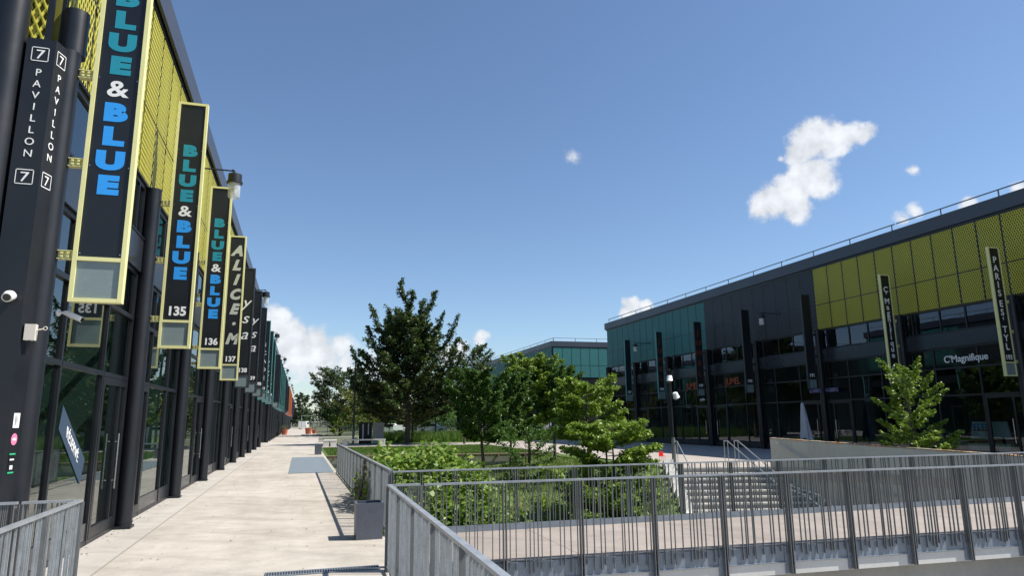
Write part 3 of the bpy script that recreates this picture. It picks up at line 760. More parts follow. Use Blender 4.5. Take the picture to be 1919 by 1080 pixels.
# hanging direction boards
db = empty('direction_board', (24.72, 28.2, 3.02), 'dark violet direction boards hung on both sides of a column under sign 191', 'direction board')
VIO = mat('violet_panel', (.035, .03, .12), .4)
for k, y in enumerate((-.6, .52)):
    m = MB(); m.box(-.03, .03, y-.42, y+.42, -.1, .1); m.box(-.032, -.0301, y-.25, y+.1, .03, .06, 1); m.box(-.032, -.0301, y-.2, y+.2, -.055, -.035, 1)
    m.add([(-.033, y+(.36 if k else -.36)+.03*math.cos(a*math.pi/8), -.05+.03*math.sin(a*math.pi/8)) for a in range(16)], [tuple(range(15, -1, -1))], 1)
    m.build('board', [VIO, mat('dim_white', (.35, .35, .4), .6)], db)
m = MB(); m.box(-.02, .1, -.18, .10, .0, .03); m.build('bracket', ANTH, db)
# items seen in the far right shop
def counter(name, label, y0, y1, z0, z1, x=XR-.0, dx=.45):
    c = empty(name, (x+.35, (y0+y1)/2, z0), label, 'display')
    m = MB(); h = (y1-y0)/2
    m.box(0, dx, -h, h, 0, z1-z0); m.box(-.004, -.001, -h*.9, -h*.2, (z1-z0)*.3, (z1-z0)*.7, 1)
    m.build('carton', [WHITE, REDP], c); return c
counter('display_carton', 'white carton with a red stripe inside the right shop window', 21.6, 22.5, .03, .72)
dc = empty('display_stand', (XR+.1, 20.1, .035), 'white display stand with blue and red dots inside the shop at far right', 'display')
m = MB(); m.box(0, .35, -.75, .95, 0, .62); m.build('base', WHITE, dc)
m = MB(); m.add([(.1, .9, .8), (.1, -.75, .8), (.1, -.65, 1.45), (.1, .75, 1.45), (.16, .9, .8), (.16, -.75, .8), (.16, -.65, 1.45), (.16, .75, 1.45)],
                [(0,1,2,3), (7,6,5,4), (0,4,5,1), (1,5,6,2), (2,6,7,3), (3,7,4,0)]); m.build('header_board', WHITE, dc)
m = MB()
for i in range(4):
    for j, c_ in enumerate((0, 1, 2)):
        m.box(.095, .099, .62-i*.17, .74-i*.17, 1.12+j*.1-.02, 1.19+j*.1-.02, (1, 0, 0)[j] if j else 1)
m.build('coloured_dots', [TXT_B, REDP], dc)
for q_ in (-.1, .6):
    m = MB(); m.box(.12, .18, q_, q_+.1, .63, .81); m.build('stem', ANTH, dc)
m = MB(); m.add([(-.004, -.12+.16*math.cos(a*math.pi/10), .33+.16*math.sin(a*math.pi/10)) for a in range(20)], [tuple(range(19, -1, -1))]); m.build('emblem_disc', mat('brown_disc', (.2, .06, .03), .5), dc)

# closed parasol on the terrace of the right pavilion
ps = empty('closed_parasol', (23.1, 27.85, 0), 'closed grey white parasol standing before the glass of the right pavilion', 'parasol')
m = MB(); m.cyl((0, 0), .3, .0, .07, 20); m.cyl((0, 0), .024, .07, 2.42, 10); m.build('pole', STEEL, ps)
m = MB(); vs = []; NZ, NA = 15, 24
for i in range(NZ):
    t = i/(NZ-1); z = 2.4-t*1.75; r = .05+.19*t**.8
    for a in range(NA):
        th = 2*math.pi*a/NA; rr = r*(1+.28*math.sin(th*6+t*1.5)*(.3+t)); vs.append((rr*math.cos(th)+.05*t, rr*math.sin(th)-.04*t, z-(.12*math.sin(th*3) if i == NZ-1 else 0)))
m.add(vs, [(i*NA+a, (i+1)*NA+a, (i+1)*NA+(a+1) % NA, i*NA+(a+1) % NA) for i in range(NZ-1) for a in range(NA)]+[tuple(range(NA))], 0, True)
m.build('canopy', CLOTH, ps)

# ------------------------------------------------------------------ railings
STEELP = mat('galvanised_picket_sunlit', (.27, .295, .31), .5, metal=.15, var=.3, vscale=7)  # lighter copy of the railing steel, sun on the bars' broad faces painted in
PAT = [.045, .15, .235, .29, .40, .52, .56, .625, .665, .73, .86, .93]
def picket(mb, p, z0, z1, ax, depth=.034, wid=.009):
    """flat bar, its depth across the rail"""
    dx, dy = ax; nx_, ny_ = -dy, dx; a, c = wid/2, depth/2
    P = [(p[0]+dx*s*a+nx_*t*c, p[1]+dy*s*a+ny_*t*c) for s, t in ((-1,-1),(1,-1),(1,1),(-1,1))]
    mb.prism(P, z0, z1)
def railing(label, p0, p1, n, zt=1.0, zb=.0, post_bottom=-.02, drop=0.04, fascia=False, side=1, posts=None, group='galvanised railings along the walkway and bridge', depth=.024, seed=1, poff=0.0, brw=.04, pm=None):
    """galvanised railing from p0 to p1 split in n panels"""
    rr = random.Random(seed)
    p0 = Vector((*p0, 0)); p1 = Vector((*p1, 0)); d = (p1-p0); L = d.length; d.normalize(); nrm = Vector((-d.y, d.x, 0))
    r = empty('railing', p0, label, 'railing', group)
    step = L/n
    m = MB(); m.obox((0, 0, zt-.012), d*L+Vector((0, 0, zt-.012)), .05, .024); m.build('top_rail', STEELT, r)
    m = MB(); m.obox(nrm*poff+Vector((0, 0, zb+.07)), d*L+nrm*poff+Vector((0, 0, zb+.07)), brw, .012); m.build('bottom_rail', STEEL, r)
    for k in range(n+1):
        c = d*(k*step); m = MB()
        for s in (-.018, .018):
            q = c+d*s
            m.prism([(q.x+d.x*a*.005+nrm.x*b*.032, q.y+d.y*a*.005+nrm.y*b*.032) for a, b in ((-1,-1),(1,-1),(1,1),(-1,1))], post_bottom, zt-.0245)
        for z in ((-.12, -.28) if post_bottom < -.2 else (.25,)):
            q = c-nrm*0
            m.tube([q-d*.03+Vector((0,0,z)), q+d*.03+Vector((0,0,z))], .011, 6)
        m.build('post', STEEL, r)
    for k in range(n):
        m = MB(); fl = (k*7+seed) % 3
        for a in PAT:
            f = a if fl != 1 else 1-a
            if fl == 2: f = (a+.03) % 1
            f = min(.95, max(.05, f+rr.uniform(-.012, .012)))
            c = d*((k+f)*step)+nrm*poff; lo = zb-drop+rr.choice((0, 0, -.03, -.05, .03)) if drop > .05 else zb+.02
            picket(m, (c.x, c.y), lo, zt-.0245, (d.x, d.y), depth, .008 if rr.random() > .25 else .010)
        m.build('picket_panel', pm or STEEL, r)
    return r
railing('railing between the walkway and the sunken garden, ending by the planter box', (1.31, 25.35), (1.40, 11.24), 14, seed=3, depth=.026, pm=STEELP)
railing('foreground railing running from the bridge corner towards the camera', (1.06, 8.62), (.98, 2.2), 6, seed=4, depth=.022, pm=STEELP)
railing('short railing piece at the near bridge corner', (1.09, 8.60), (1.43, 8.585), 1, seed=5)
NP0, NP1 = (1.50, 8.70), (13.75, 8.09)
FP0, FP1 = (1.43, 11.22), (15.6, 10.86)
railing('near railing of the footbridge with posts bolted to its edge beam', NP0, NP1, 12, zt=.985, zb=-.055, post_bottom=-.38, drop=.06, seed=6, poff=.018, brw=.014)
railing('far railing of the footbridge in front of the stair', FP0, FP1, 14, zt=.975, zb=.0, post_bottom=-.30, drop=.02, seed=7)
railing('short railing piece across the gap beside the left pavilion', (-2.16, 8.22), (-2.62, 8.22), 1, seed=8)
railing('foreground railing at the lower left corner', (-2.11, 8.22), (-2.0, 1.6), 6, seed=9, depth=.018, pm=STEELP)
railing('second short railing piece beside the corner pier', (-2.66, 8.22), (-2.95, 8.22), 1, seed=10)

# footbridge
def lerp2(a, b, t): return (a[0]+(b[0]-a[0])*t, a[1]+(b[1]-a[1])*t)
fb = empty('footbridge', (0, 0, 0), 'concrete footbridge with galvanised edge channels crossing the sunken garden', 'bridge')
n0, n1 = (XW+.001, 8.709+.046), (18.5, 7.854+.046); f0, f1 = (XW+.001, 11.22-.05), (18.5, 10.78-.05)
m = MB(); m.prism([(n0[0], n0[1]+.0205), (n1[0], n1[1]+.0205), f1, f0], -.39, -.001); m.build('deck', DECKM, fb)
m = MB()
for (a, b_, s) in ((n0, n1, -1), (f0, f1, 1)):
    k_ = -.021 if s < 0 else .002
    m.prism([(a[0], a[1]+(-k_ if s < 0 else k_)), (b_[0], b_[1]+(-k_ if s < 0 else k_)), (b_[0], b_[1]+s*.010), (a[0], a[1]+s*.010)], -.235, -.012 if s < 0 else .10)
    m.prism([(a[0], a[1]+s*.010), (b_[0], b_[1]+s*.010), (b_[0], b_[1]+s*.028), (a[0], a[1]+s*.028)], -.235, -.223)
m.build('edge_channel', STEELD, fb)
m = MB(); m.prism([(n0[0], n0[1]-.006), (n1[0], n1[1]-.006), (n1[0], n1[1]+.02), (n0[0], n0[1]+.02)], -.392, -.237); m.build('edge_beam', CONCL, fb)
m = MB()
for k in range(13):
    x, y = NP0[0]+(NP1[0]-NP0[0])*k/12, NP0[1]+(NP1[1]-NP0[1])*k/12
    m = MB(); m.box(x-.09, x+.02, y+.030, y+.0335, -.38, -.02); m.build('bracket_plate', STEELD, fb)
m = MB(); m.prism([(2.2, 8.95), (18.0, 8.2), (18.0, 10.45), (2.2, 10.9)], -.75, -.391); m.build('beam', CONC, fb)
m = MB(); m.prism([(9.95, 9.3), (18, 8.9), (18, 10.3), (9.95, 10.6)], -3.05, -.751); m.build('abutment', CONC, fb)
m = MB(); m.prism([(11.0, 7.2), (11.35, 7.2), (11.35, 8.05), (11.0, 8.05)], -3.05, -.42)
tag(m.build('side_wall', CONCL), 'pale sunlit concrete wall end below the footbridge at lower right', 'wall')

# stair down to the lower court
stair = empty('garden_stair', (0, 0, 0), 'wide concrete stair with pale step edges descending below the footbridge', 'stair')
EDGE = mat('step_nosing', (.62, .6, .54), .8, var=.1, vscale=3)
RISER = mat('step_concrete', (.27, .26, .235), .9, var=.25, vscale=3)
dl = Vector((-.105, -.335, 0)).normalized()*.34; dr = Vector((.09, -.33, 0)).normalized()*.34
RZ = .168; L = SL0.copy(); Rr = SR0.copy(); z = 0
m = MB(); m2 = MB(); Llist = [(L.copy(), 0)]; Rlist = [(Rr.copy(), 0)]
for k in range(18):
    zt = -(k+1)*RZ; run = 1.0
    if k == 8: run = 3.6
    nL, nR = L+dl*run, Rr+dr*run
    o_ = .06/ .34
    # tread slab (front part = nosing strip)
    a, b_, c, d_ = L, Rr, nR, nL
    m.prism([(a.x, a.y), (b_.x, b_.y), (c.x, c.y), (d_.x, d_.y)], -3.3, zt-.021)
    nz_ = max(0, 1-.07/(.34*run))
    i_, j_ = L.lerp(nL, nz_), Rr.lerp(nR, nz_)
    m.prism([(a.x, a.y), (b_.x, b_.y), (j_.x, j_.y), (i_.x, i_.y)], zt-.0205, zt)
    e1, e2 = L.lerp(nL, nz_)+Vector((0, -.001, 0)), Rr.lerp(nR, nz_)+Vector((0, -.001, 0)); q1, q2 = nL+dl.normalized()*.012, nR+dr.normalized()*.012
    m2.prism([(e1.x, e1.y), (e2.x, e2.y), (q2.x, q2.y), (q1.x, q1.y)], zt-.05, zt+.003)
    L, Rr = nL, nR; Llist.append((L.copy(), zt)); Rlist.append((Rr.copy(), zt))
m2.prism([(SL0.x, SL0.y+.07), (SR0.x, SR0.y+.07), (SR0.x, SR0.y-.012), (SL0.x, SL0.y-.012)], -.05, .003)
m.build('step', RISER, stair); m2.build('step_nosing', EDGE, stair)
m = MB()
for (p, z0), (q, z1) in zip(Llist[:-1], Llist[1:]):
    m.prism([(p.x-.199, p.y), (p.x-.001, p.y), (q.x-.001, q.y), (q.x-.199, q.y)], -3.3, z1-.002)
m.build('side_strip', RISER, stair)
# white stringer on the garden side
m = MB()
for (p, z0), (q, z1) in zip(Llist[:-1], Llist[1:]):
    off = Vector((-.56, .04, 0)); o2 = Vector((-.20, 0, 0))
    zz0, zz1 = z0+.32, z1+.32
    m.prism([(p.x+off.x, p.y+off.y), (p.x+o2.x, p.y), (q.x+o2.x, q.y), (q.x+off.x, q.y+off.y)], -3.3, [zz0, zz0, zz1, zz1])
# the prism() helper may flip the winding, so build the stringer top from the first point's order
m.build('stringer', mat('white_stringer', (.82, .80, .74), .8, var=.08, vscale=2), stair)
# ramp wall at the right of the stair
rw = empty('ramp_wall', (0, 0, 0), 'long sloping concrete wall right of the stair, its top stained orange', 'wall')
W0, W1 = Vector((16.14, 21.3, 0)), Vector((18.35, 12.9, 0)); dd = (W1-W0).normalized(); nn_ = Vector((-dd.y, dd.x, 0))
m = MB(); th = nn_*.24
zt0, zt1 = 1.0, .63
vs = [(W0.x, W0.y, -3.3), (W1.x, W1.y, -3.3), (W1.x+th.x, W1.y+th.y, -3.3), (W0.x+th.x, W0.y+th.y, -3.3),
      (W0.x, W0.y, zt0), (W1.x, W1.y, zt1), (W1.x+th.x, W1.y+th.y, zt1), (W0.x+th.x, W0.y+th.y, zt0)]
if ((Vector(vs[1])-Vector(vs[0])).cross(Vector(vs[3])-Vector(vs[0]))).z < 0: vs = [vs[i] for i in (3,2,1,0,7,6,5,4)]
m.add(vs, [(0,3,2,1),(4,5,6,7),(0,1,5,4),(1,2,6,5),(2,3,7,6),(3,0,4,7)])
CONCW = mat('ramp_wall_concrete', (.47, .47, .43), .85, var=.14, vscale=.9, bump=.2, bscale=50, stretch=(1, 1, .35))
ob = m.build('wall_body', CONCW, rw)
lm, lb, lp, lo = nodes_of('lichen_stained_top')
c_ = lb.n('ShaderNodeTexCoord').outputs['Object']; n1 = lb.noise(c_, 2.3, 6, .65); n2 = lb.noise(c_, 18, 4, .7)
lb.link(lb.mix(lb.mapr(n2.outputs[0], .4, .62), lb.mix(lb.mapr(n1.outputs[0], .42, .55), (.62, .24, .05), (.42, .38, .30)), (.10, .09, .07)), lp.inputs['Base Color']); lp.inputs['Roughness'].default_value = .95
m = MB(); rr = random.Random(2); N = 60; e = .012; top = []
A, Bv = W0, W1
for i in range(N+1):
    t = i/N; p = A.lerp(Bv, t); z = zt0+(zt1-zt0)*t
    for s in (-.02, 1.04): top.append((p.x+th.x*s, p.y+th.y*s, z-.018))
    for s in (-.02, 1.04): top.append((p.x+th.x*s, p.y+th.y*s, z+.012+rr.uniform(-.004, .008)))
fs = []
for i in range(N):
    b0, b1 = i*4, (i+1)*4
    fs += [(b0+2, b0+3, b1+3, b1+2), (b0, b0+2, b1+2, b1), (b0+3, b0+1, b1+1, b1+3)]
fs += [(0, 1, 3, 2)]
m.add(top, fs); m.build('stained_coping', lm, rw)

STEELL = mat('brushed_steel', (.42, .44, .45), .35, metal=.5, var=.1)
CONCW = mat('ramp_wall_concrete', (.47, .47, .43), .85, var=.14, vscale=.9, bump=.2, bscale=50, stretch=(1, 1, .35))
# handrails of the stair
def on(lst, s, off):
    """polyline along stair edge list shifted by off, z raised by .92"""
    return [(p.x+off[0], p.y+off[1], z+.9) for p, z in lst]
def handrail(label, pts, posts, group='stainless handrails on the garden stair', twin=False):
    h = empty('handrail', pts[0], label, 'handrail', group)
    o = Vector(pts[0])
    for s in ((0, .35) if twin else (0,)):
        P = [Vector(p)-o+Vector((s, -s*.33, 0)) for p in pts]
        m = MB(); m.tube(P, .019, 10); m.build('rail', STEELL, h)
        if twin or True:
            Q = [p-Vector((0, 0, .22)) for p in P[1:-1]]
        for k in posts:
            q = P[k]; m = MB(); m.tube([q, q-Vector((0, 0, .95))], .014, 8); m.build('post', STEELL, h)
    return h
def frac(lst1, lst2, t, up=.92):
    out = []
    for k in (0, 8, 9, 18):
        p = lst1[k][0].lerp(lst2[k][0], t); out.append((p.x, p.y, lst1[k][1]+up))
    h0 = Vector(out[0]); pre = h0-(Vector(out[1])-h0).normalized()*.0
    out.insert(0, (out[0][0]+.04, out[0][1]+.28, out[0][2]+.0))
    return out
handrail('left handrail of the stair beside the white stringer', frac(Llist, Rlist, .02), (0, 1, 2, 3, 4))
handrail('double handrail in the middle of the stair', frac(Llist, Rlist, .56), (0, 1, 2, 3, 4), twin=True)
hp = [W0.lerp(W1, t)-nn_*(.0) for t in (.04, .36, .52)]
sgn_ = -1 if (nn_.dot(Vector((1, 0, 0))) > 0) else 1
hw_ = [(p.x-.09, p.y-.02, z) for p, z in zip(hp, (.86, -.55, -.62))]
handrail('wall handrail fixed to the ramp wall', hw_, ())

# planter boxes
def planter(loc, label, w=.42, h=.58, d=.42):
    p = empty('planter_box', loc, label, 'planter', 'square grey planter boxes on the walkway')
    m = MB(); a = w/2; b_ = w/2*.93; t = .03
    vs = [(-b_,-b_,0),(b_,-b_,0),(b_,b_,0),(-b_,b_,0),(-a,-a,h),(a,-a,h),(a,a,h),(-a,a,h),(-a+t,-a+t,h),(a-t,-a+t,h),(a-t,a-t,h),(-a+t,a-t,h),(-a+t,-a+t,h-.06),(a-t,-a+t,h-.06),(a-t,a-t,h-.06),(-a+t,a-t,h-.06)]
    m.add(vs, [(0,3,2,1),(0,1,5,4),(1,2,6,5),(2,3,7,6),(3,0,4,7),(4,5,9,8),(5,6,10,9),(6,7,11,10),(7,4,8,11),(8,9,13,12),(9,10,14,13),(10,11,15,14),(11,8,12,15)])
    m.build('box', PLANT, p)
    m = MB(); m.add([(-a+t,-a+t,h-.07),(a-t,-a+t,h-.07),(a-t,a-t,h-.07),(-a+t,a-t,h-.07)], [(0,1,2,3)]); m.build('soil', mat('dark_soil', (.035, .028, .02), .95, var=.4, vscale=20, bump=.5), p)
    return p
planter((1.07, 11.16, 0), 'dark grey planter box standing at the railing corner in the foreground', .42, .53)
planter((1.0, 39.8, 0), 'small dark grey planter box beyond the floor plate', .38, .52)

# lamp pole with two cameras at the stair head
pl = empty('camera_pole', (12.93, 22.5, 0), 'grey steel pole at the head of the stair carrying two white cameras', 'pole')
m = MB(); m.cyl((0, 0), .075, 0, 1.0, 16); m.cyl((0, 0), .062, 1.0, 1.06, 16); m.build('base_tube', STEEL, pl)
m = MB(); m.cyl((0, 0), .045, 1.061, 3.32, 14); m.tube([(0, 0, 3.32), (0, 0, 3.5)], .01, 6); m.tube([(0, 0, 2.5), (.0, 0, 2.5), (.16, -.06, 2.5)], .018, 8); m.box(-.05, .03, -.03, .03, 3.49, 3.53); m.build('mast', ANTH2, pl)
for k, (x, y, z, tl) in enumerate(((-.03, -.03, 3.15, 0), (.17, -.07, 2.54, .45))):
    c = empty('pole_camera', (12.93+x, 22.5+y, z), ('white dome camera at the top of the stair pole', 'white tilted dome camera lower on the stair pole')[k], 'camera', 'dome cameras on the stair pole')
    c.rotation_euler = (tl*.5, -tl, 0)
    m = MB(); m.tube([(0, 0, .14), (0, 0, .12), (0, 0, -.05), (0, 0, -.055)], [.07, .095, .11, .13], 18); m.build('housing', WHITE, c)
    m = MB(); m.tube([(0, 0, -.056), (0, 0, -.10), (0, 0, -.13)], [.10, .085, .03], 16); m.build('dome', GLASSB, c)

# timber edged terrace in the garden
te = empty('timber_edge', (0, 0, 0), 'low concrete terrace edge topped with weathered timber across the garden', 'terrace edge')
m = MB(); m.prism([(1.4, 37.0), (12.9, 34.4), (12.9, 34.6), (1.4, 37.2)], -1.3, .0); m.build('edge_wall', CONC, te)
m = MB(); m.prism([(1.4, 36.7), (12.9, 34.1), (12.9, 34.36), (1.4, 36.96)], .01, .05); m.prism([(1.4, 36.99), (12.9, 34.39), (12.9, 34.62), (1.4, 37.22)], .01, .05)
for k in range(9):
    x = 1.7+k*1.35; y = 36.93-.226*(x-1.4); m.box(x, x+.07, y-.27, y+.3, -.1, .009)
m.build('timber_slats', WOOD, te)
# benches and upright slabs at the far end of the garden
def bench(x, y, L, label, rz=0, h=.47, d=.5):
    b = empty('concrete_bench', (x, y, 0), label, 'bench', 'concrete benches at the far end of the garden', rz)
    m = MB(); m.box(-L/2, L/2, -d/2, d/2, h-.09, h); m.build('seat', CONCL, b)
    for s in (-1, 1):
        m = MB(); m.box(s*(L/2-.02) if s > 0 else -L/2+.02, s*(L/2-.42) if s > 0 else -L/2+.42, -d/2+.02, d/2-.02, 0, h-.091); m.build('leg', CONCL, b)
    return b
bench(4.55, 52.6, 3.1, 'concrete bench in front of the two upright slabs', R_(-10))
bench(3.25, 62.5, 3.4, 'farther concrete bench left of the upright slabs', R_(-10))
bench(2.15, 52.8, .95, 'short concrete bench nearest the walkway', R_(-4), d=1.6)
m = MB(); m.box(-.5, .5, -.14, .14, 0, 1.68); m.box(-.22, -.12, -.145, -.141, .35, 1.55, 1); m.box(.22, .3, -.145, -.141, .7, 1.6, 1)
o = m.build('upright_slab', [ANTH, TXT_W], None, (5.05, 57.3, 0)); o.rotation_euler.z = R_(-14); tag(o, 'dark upright slab with two white vertical marks', 'slab', 'upright slabs beyond the bench')
m = MB(); m.box(-.42, .42, -.15, .15, 0, 1.68); o = m.build('upright_slab', CONCL, None, (6.05, 57.0, 0)); o.rotation_euler.z = R_(-14); tag(o, 'pale concrete upright slab beside the dark one', 'slab', 'upright slabs beyond the bench')
# a tall lamp post by the slabs
lp_ = empty('garden_post', (3.95, 55.2, 0), 'slim dark post with a pale foot between the bench and the dark slab', 'post')
m = MB(); m.cyl((0, 0), .085, 0, 1.15, 12); m.build('foot', STEEL, lp_)
m = MB(); m.cyl((0, 0), .06, 1.151, 7.3, 12, r2=.04); m.build('shaft', ANTH, lp_)
# information board
ib = empty('information_board', (10.2, 76, 0), 'white information board on a low dark stand beyond the lawn', 'board')
m = MB(); m.box(-.55, .55, -.03, .03, .8, 1.35); m.build('panel', WHITE, ib)
m = MB(); m.box(-.45, -.39, -.03, .03, 0, .8); m.box(.39, .45, -.03, .03, 0, .8); m.box(-.5, .5, -.035, .035, .3, .7); m.build('stand', ANTH, ib)
# red chair on the plaza
rc = empty('red_chair', (14.5, 26.2, 0), 'small red plastic chair on the plaza by the bright tree', 'chair')
m = MB(); m.box(-.22, .22, -.22, .22, .42, .46); m.build('seat', REDP, rc)
m = MB(); m.box(-.22, .22, .18, .22, .461, .86); m.build('backrest', REDP, rc)
for s in (-1, 1):
    for t in (-1, 1):
        m = MB(); m.tube([(s*.19, t*.19, .42), (s*.22, t*.22, 0)], .015, 6); m.build('leg', REDP, rc)
rc.scale = (.45, .45, .45)
# planted pots at the far end of the walkway
def pot(x, y, s, label, m_=TERRA, plant=True):
    p = empty('plant_pot', (x, y, 0), label, 'plant pot', 'pots along the far walkway')
    m = MB(); m.tube([(0, 0, 0), (0, 0, s*.9), (0, 0, s)], [s*.42, s*.55, s*.6], 14); m.build('pot', m_, p)
    if plant: leaves_ball(p, (0, 0, s*1.35), (s*.6, s*.6, s*.5), 90, .12, LF_YEL, 3)
    return p
def leaves_ball(parent, c, rad, n, size, m_, seed, name='foliage'):
    rr = np.random.default_rng(seed); v = rr.normal(size=(n, 3)); v /= np.linalg.norm(v, axis=1)[:, None]
    v *= (rr.random(n)**.4)[:, None]*np.array(rad)[None, :]; v += np.array(c)[None, :]
    return leaf_mesh(name, v, size, m_, parent, rr)

# ------------------------------------------------------------------ plants
def leaf_mesh(name, P, size, m_, parent, rr, flat=.45, sizes=None, aspect=.6):
    """many small two-triangle leaves centred at P"""
    n = len(P); s = size*(.6+.8*rr.random(n)) if sizes is None else sizes
    nrm = rr.normal(size=(n, 3)); nrm[:, 2] = np.abs(nrm[:, 2])+flat; nrm /= np.linalg.norm(nrm, axis=1)[:, None]
    t = rr.normal(size=(n, 3)); t -= nrm*(t*nrm).sum(1)[:, None]; t /= np.linalg.norm(t, axis=1)[:, None]
    b = np.cross(nrm, t)
    a = t*s[:, None]*.5; c = b*s[:, None]*.5*aspect; up = nrm*s[:, None]*.12
    V = np.stack([P-a, P+c-a*.1+up, P+a, P-c-a*.1+up], 1).reshape(-1, 3)
    me = bpy.data.meshes.new(name); me.vertices.add(4*n); me.vertices.foreach_set('co', V.astype(np.float32).ravel())
    me.loops.add(4*n); me.loops.foreach_set('vertex_index', np.arange(4*n, dtype=np.int32))
    me.polygons.add(n); me.polygons.foreach_set('loop_start', np.arange(0, 4*n, 4, dtype=np.int32)); me.polygons.foreach_set('loop_total', np.full(n, 4, np.int32))
    me.materials.append(m_); me.update(calc_edges=True); me.validate()
    return link(name, me, parent)
def tree(loc, H, W, label, lm, leaf=.16, n=9000, trunk_h=.22, seed=1, r0=.1, shape='round', lean=(0, 0), group='garden trees', shoots=26, asc=.9, name='tree', stems=1, cat='tree', low=.16, spread=.20, rvar=(.78, 1.16), spires=()):
    """tree of H metres, crown width W; shoots carry leaf sprays so that the outline stays feathery"""
    rr = np.random.default_rng(seed); rd = random.Random(seed)
    t = empty(name, loc, label, cat, group)
    tb = MB(); pts_all = []; wts = []
    top = Vector((lean[0], lean[1], H*.93))
    for st in range(stems):
        off = Vector((rd.uniform(-.25, .25), rd.uniform(-.25, .25), 0))*(stems > 1)
        kk = [off+Vector((0, 0, -.1))]; 
        for q in (.15, .35, .55, .75, .93): kk.append(off+Vector((lean[0]*q+rd.uniform(-.03, .03)*H*.3, lean[1]*q+rd.uniform(-.03, .03)*H*.3, H*q)))
        tb.tube(kk, [r0, r0*.85, r0*.65, r0*.45, r0*.25, r0*.08], 9)
        leader = kk
        for s in range(shoots//stems):
            f = trunk_h+(1-trunk_h)*.92*((s+.5)/(shoots//stems))**1.05*.93
            zb_ = H*f; base = off+Vector((lean[0]*f, lean[1]*f, zb_))
            ang = s*2.399+rd.uniform(-.5, .5)
            # crown profile
            g = (f-trunk_h)/(1-trunk_h)
            if shape == 'round': prof = math.sin(math.pi*min(1, .16+g*.84))**.65
            elif shape == 'cone': prof = (1-g)**.75*.95+.12
            elif shape == 'pyr': prof = min(1, .72+g*2.4)*(1-max(0, g-.15)/.95)**.8+.04
            elif shape == 'egg': prof = (math.sin(math.pi*(g*.72+.22)))**.8
            else: prof = 1-.5*g
            R = W/2*prof*rd.uniform(rvar[0], rvar[1])
            rise = asc*(.35+.9*g)*R+rd.uniform(-.05, .12)*H*.5*g
            d = Vector((math.cos(ang), math.sin(ang), 0))
            tip = base+d*R+Vector((0, 0, min(rise, H*1.04-zb_)))
            mid = base.lerp(tip, .5)+d*R*.08-Vector((0, 0, rise*.12))
            tb.tube([base, mid, tip], [r0*.32*(1-f*.6), r0*.2*(1-f*.6), r0*.04], 5, cap=False)
            # twigs
            nt_ = 7
            seg = [(base, mid), (mid, tip)]
            for j in range(nt_):
                u = .22+.78*(j+rd.random()*.6)/nt_
                p = base.lerp(mid, u*2) if u < .5 else mid.lerp(tip, (u-.5)*2)
                da = ang+rd.choice((-1, 1))*rd.uniform(.4, 1.2); ln = W*spread*(1.15-.75*u)*rd.uniform(.6, 1.2)
                q = p+Vector((math.cos(da), math.sin(da), rd.uniform(.0, .9)*asc+.05)).normalized()*ln
                tb.tube([p, q], [r0*.09, r0*.02], 4, cap=False)
                pts_all.append((p, q)); wts.append(ln)
            pts_all.append((base.lerp(tip, .45), tip+(tip-mid)*.06)); wts.append(R*.8)
    for (sx_, dep, zz) in spires:       # long leafy shoots: offset right, offset back, tip height
        q = Vector((.956*sx_+.29*dep, -.29*sx_+.956*dep, zz)); p = Vector((q.x*.28, q.y*.28, zz-1.2-abs(sx_)*.75)); mid = p.lerp(q, .55)+Vector((q.x*.12, q.y*.12, -.25))
        tb.tube([p, mid, q], [.05, .03, .01], 5, cap=False)
        for u0, u1 in ((0, .5), (.5, 1)):
            a_ = p if u0 == 0 else mid; b_ = mid if u0 == 0 else q
            pts_all.append((a_, b_)); wts.append((b_-a_).length*1.5)
            for j in range(5):
                c = a_.lerp(b_, rd.random()); dd_ = Vector((rd.uniform(-1, 1), rd.uniform(-1, 1), rd.uniform(.2, 1.3))).normalized()*rd.uniform(.25, .5)
                pts_all.append((c, c+dd_)); wts.append(.45)
    wts = np.array(wts); idx = rr.choice(len(wts), size=n, p=wts/wts.sum())
    A = np.array([tuple(p) for p, q in pts_all]); Bq = np.array([tuple(q) for p, q in pts_all])
    u = rr.random(n)**.8
    P = A[idx]+(Bq[idx]-A[idx])*u[:, None]
    j = rr.normal(size=(n, 3)); P += j*(W*low*.16*(1.1-.55*u))[:, None]*np.array([1, 1, .8])
    tb.build('trunk', BARK, t)
    leaf_mesh('crown', P, leaf, lm, t, rr)
    return t

tree((8.0, 54.5, 0), 10.4, 8.4, 'large dark tree with ragged upright shoots, tallest in the garden', LF_DARK, .19, 66000, .15, 11, .24, 'pyr', shoots=96, asc=.75, low=.105, spread=.15, lean=(-.1, 0), rvar=(.6, 1.12), spires=[(-.8, .2, 12.9), (.3, -.3, 12.0), (2.1, .4, 12.2), (-3.1, -.2, 11.0), (4.0, .1, 10.2), (-3.5, .6, 9.4), (1.2, -.6, 11.3), (-1.9, .9, 10.9), (-4.5, -.4, 7.6), (3.9, 1, 8.4), (2.9, -1, 10.2), (-.2, 1.2, 11.2), (-4.8, .3, 6.0), (4.1, .6, 6.8)])
tree((4.9, 92, 0), 8.2, 8.0, 'dark spreading tree at the end of the walkway behind the benches', LF_DARK, .26, 12000, .16, 12, .2, 'egg', shoots=40, asc=.8)
tree((6.1, 84, 0), 5.4, 4.6, 'small yellowish tree left of the upright slabs', LF_YEL, .22, 3500, .2, 13, .08, 'egg', shoots=22)
tree((4.2, 90, 0), 2.6, 2.4, 'small bright green shrub by the far fence', LF_BRI, .2, 1200, .05, 14, .05, 'cone', shoots=14, group='far shrubs', name='shrub', cat='shrub')
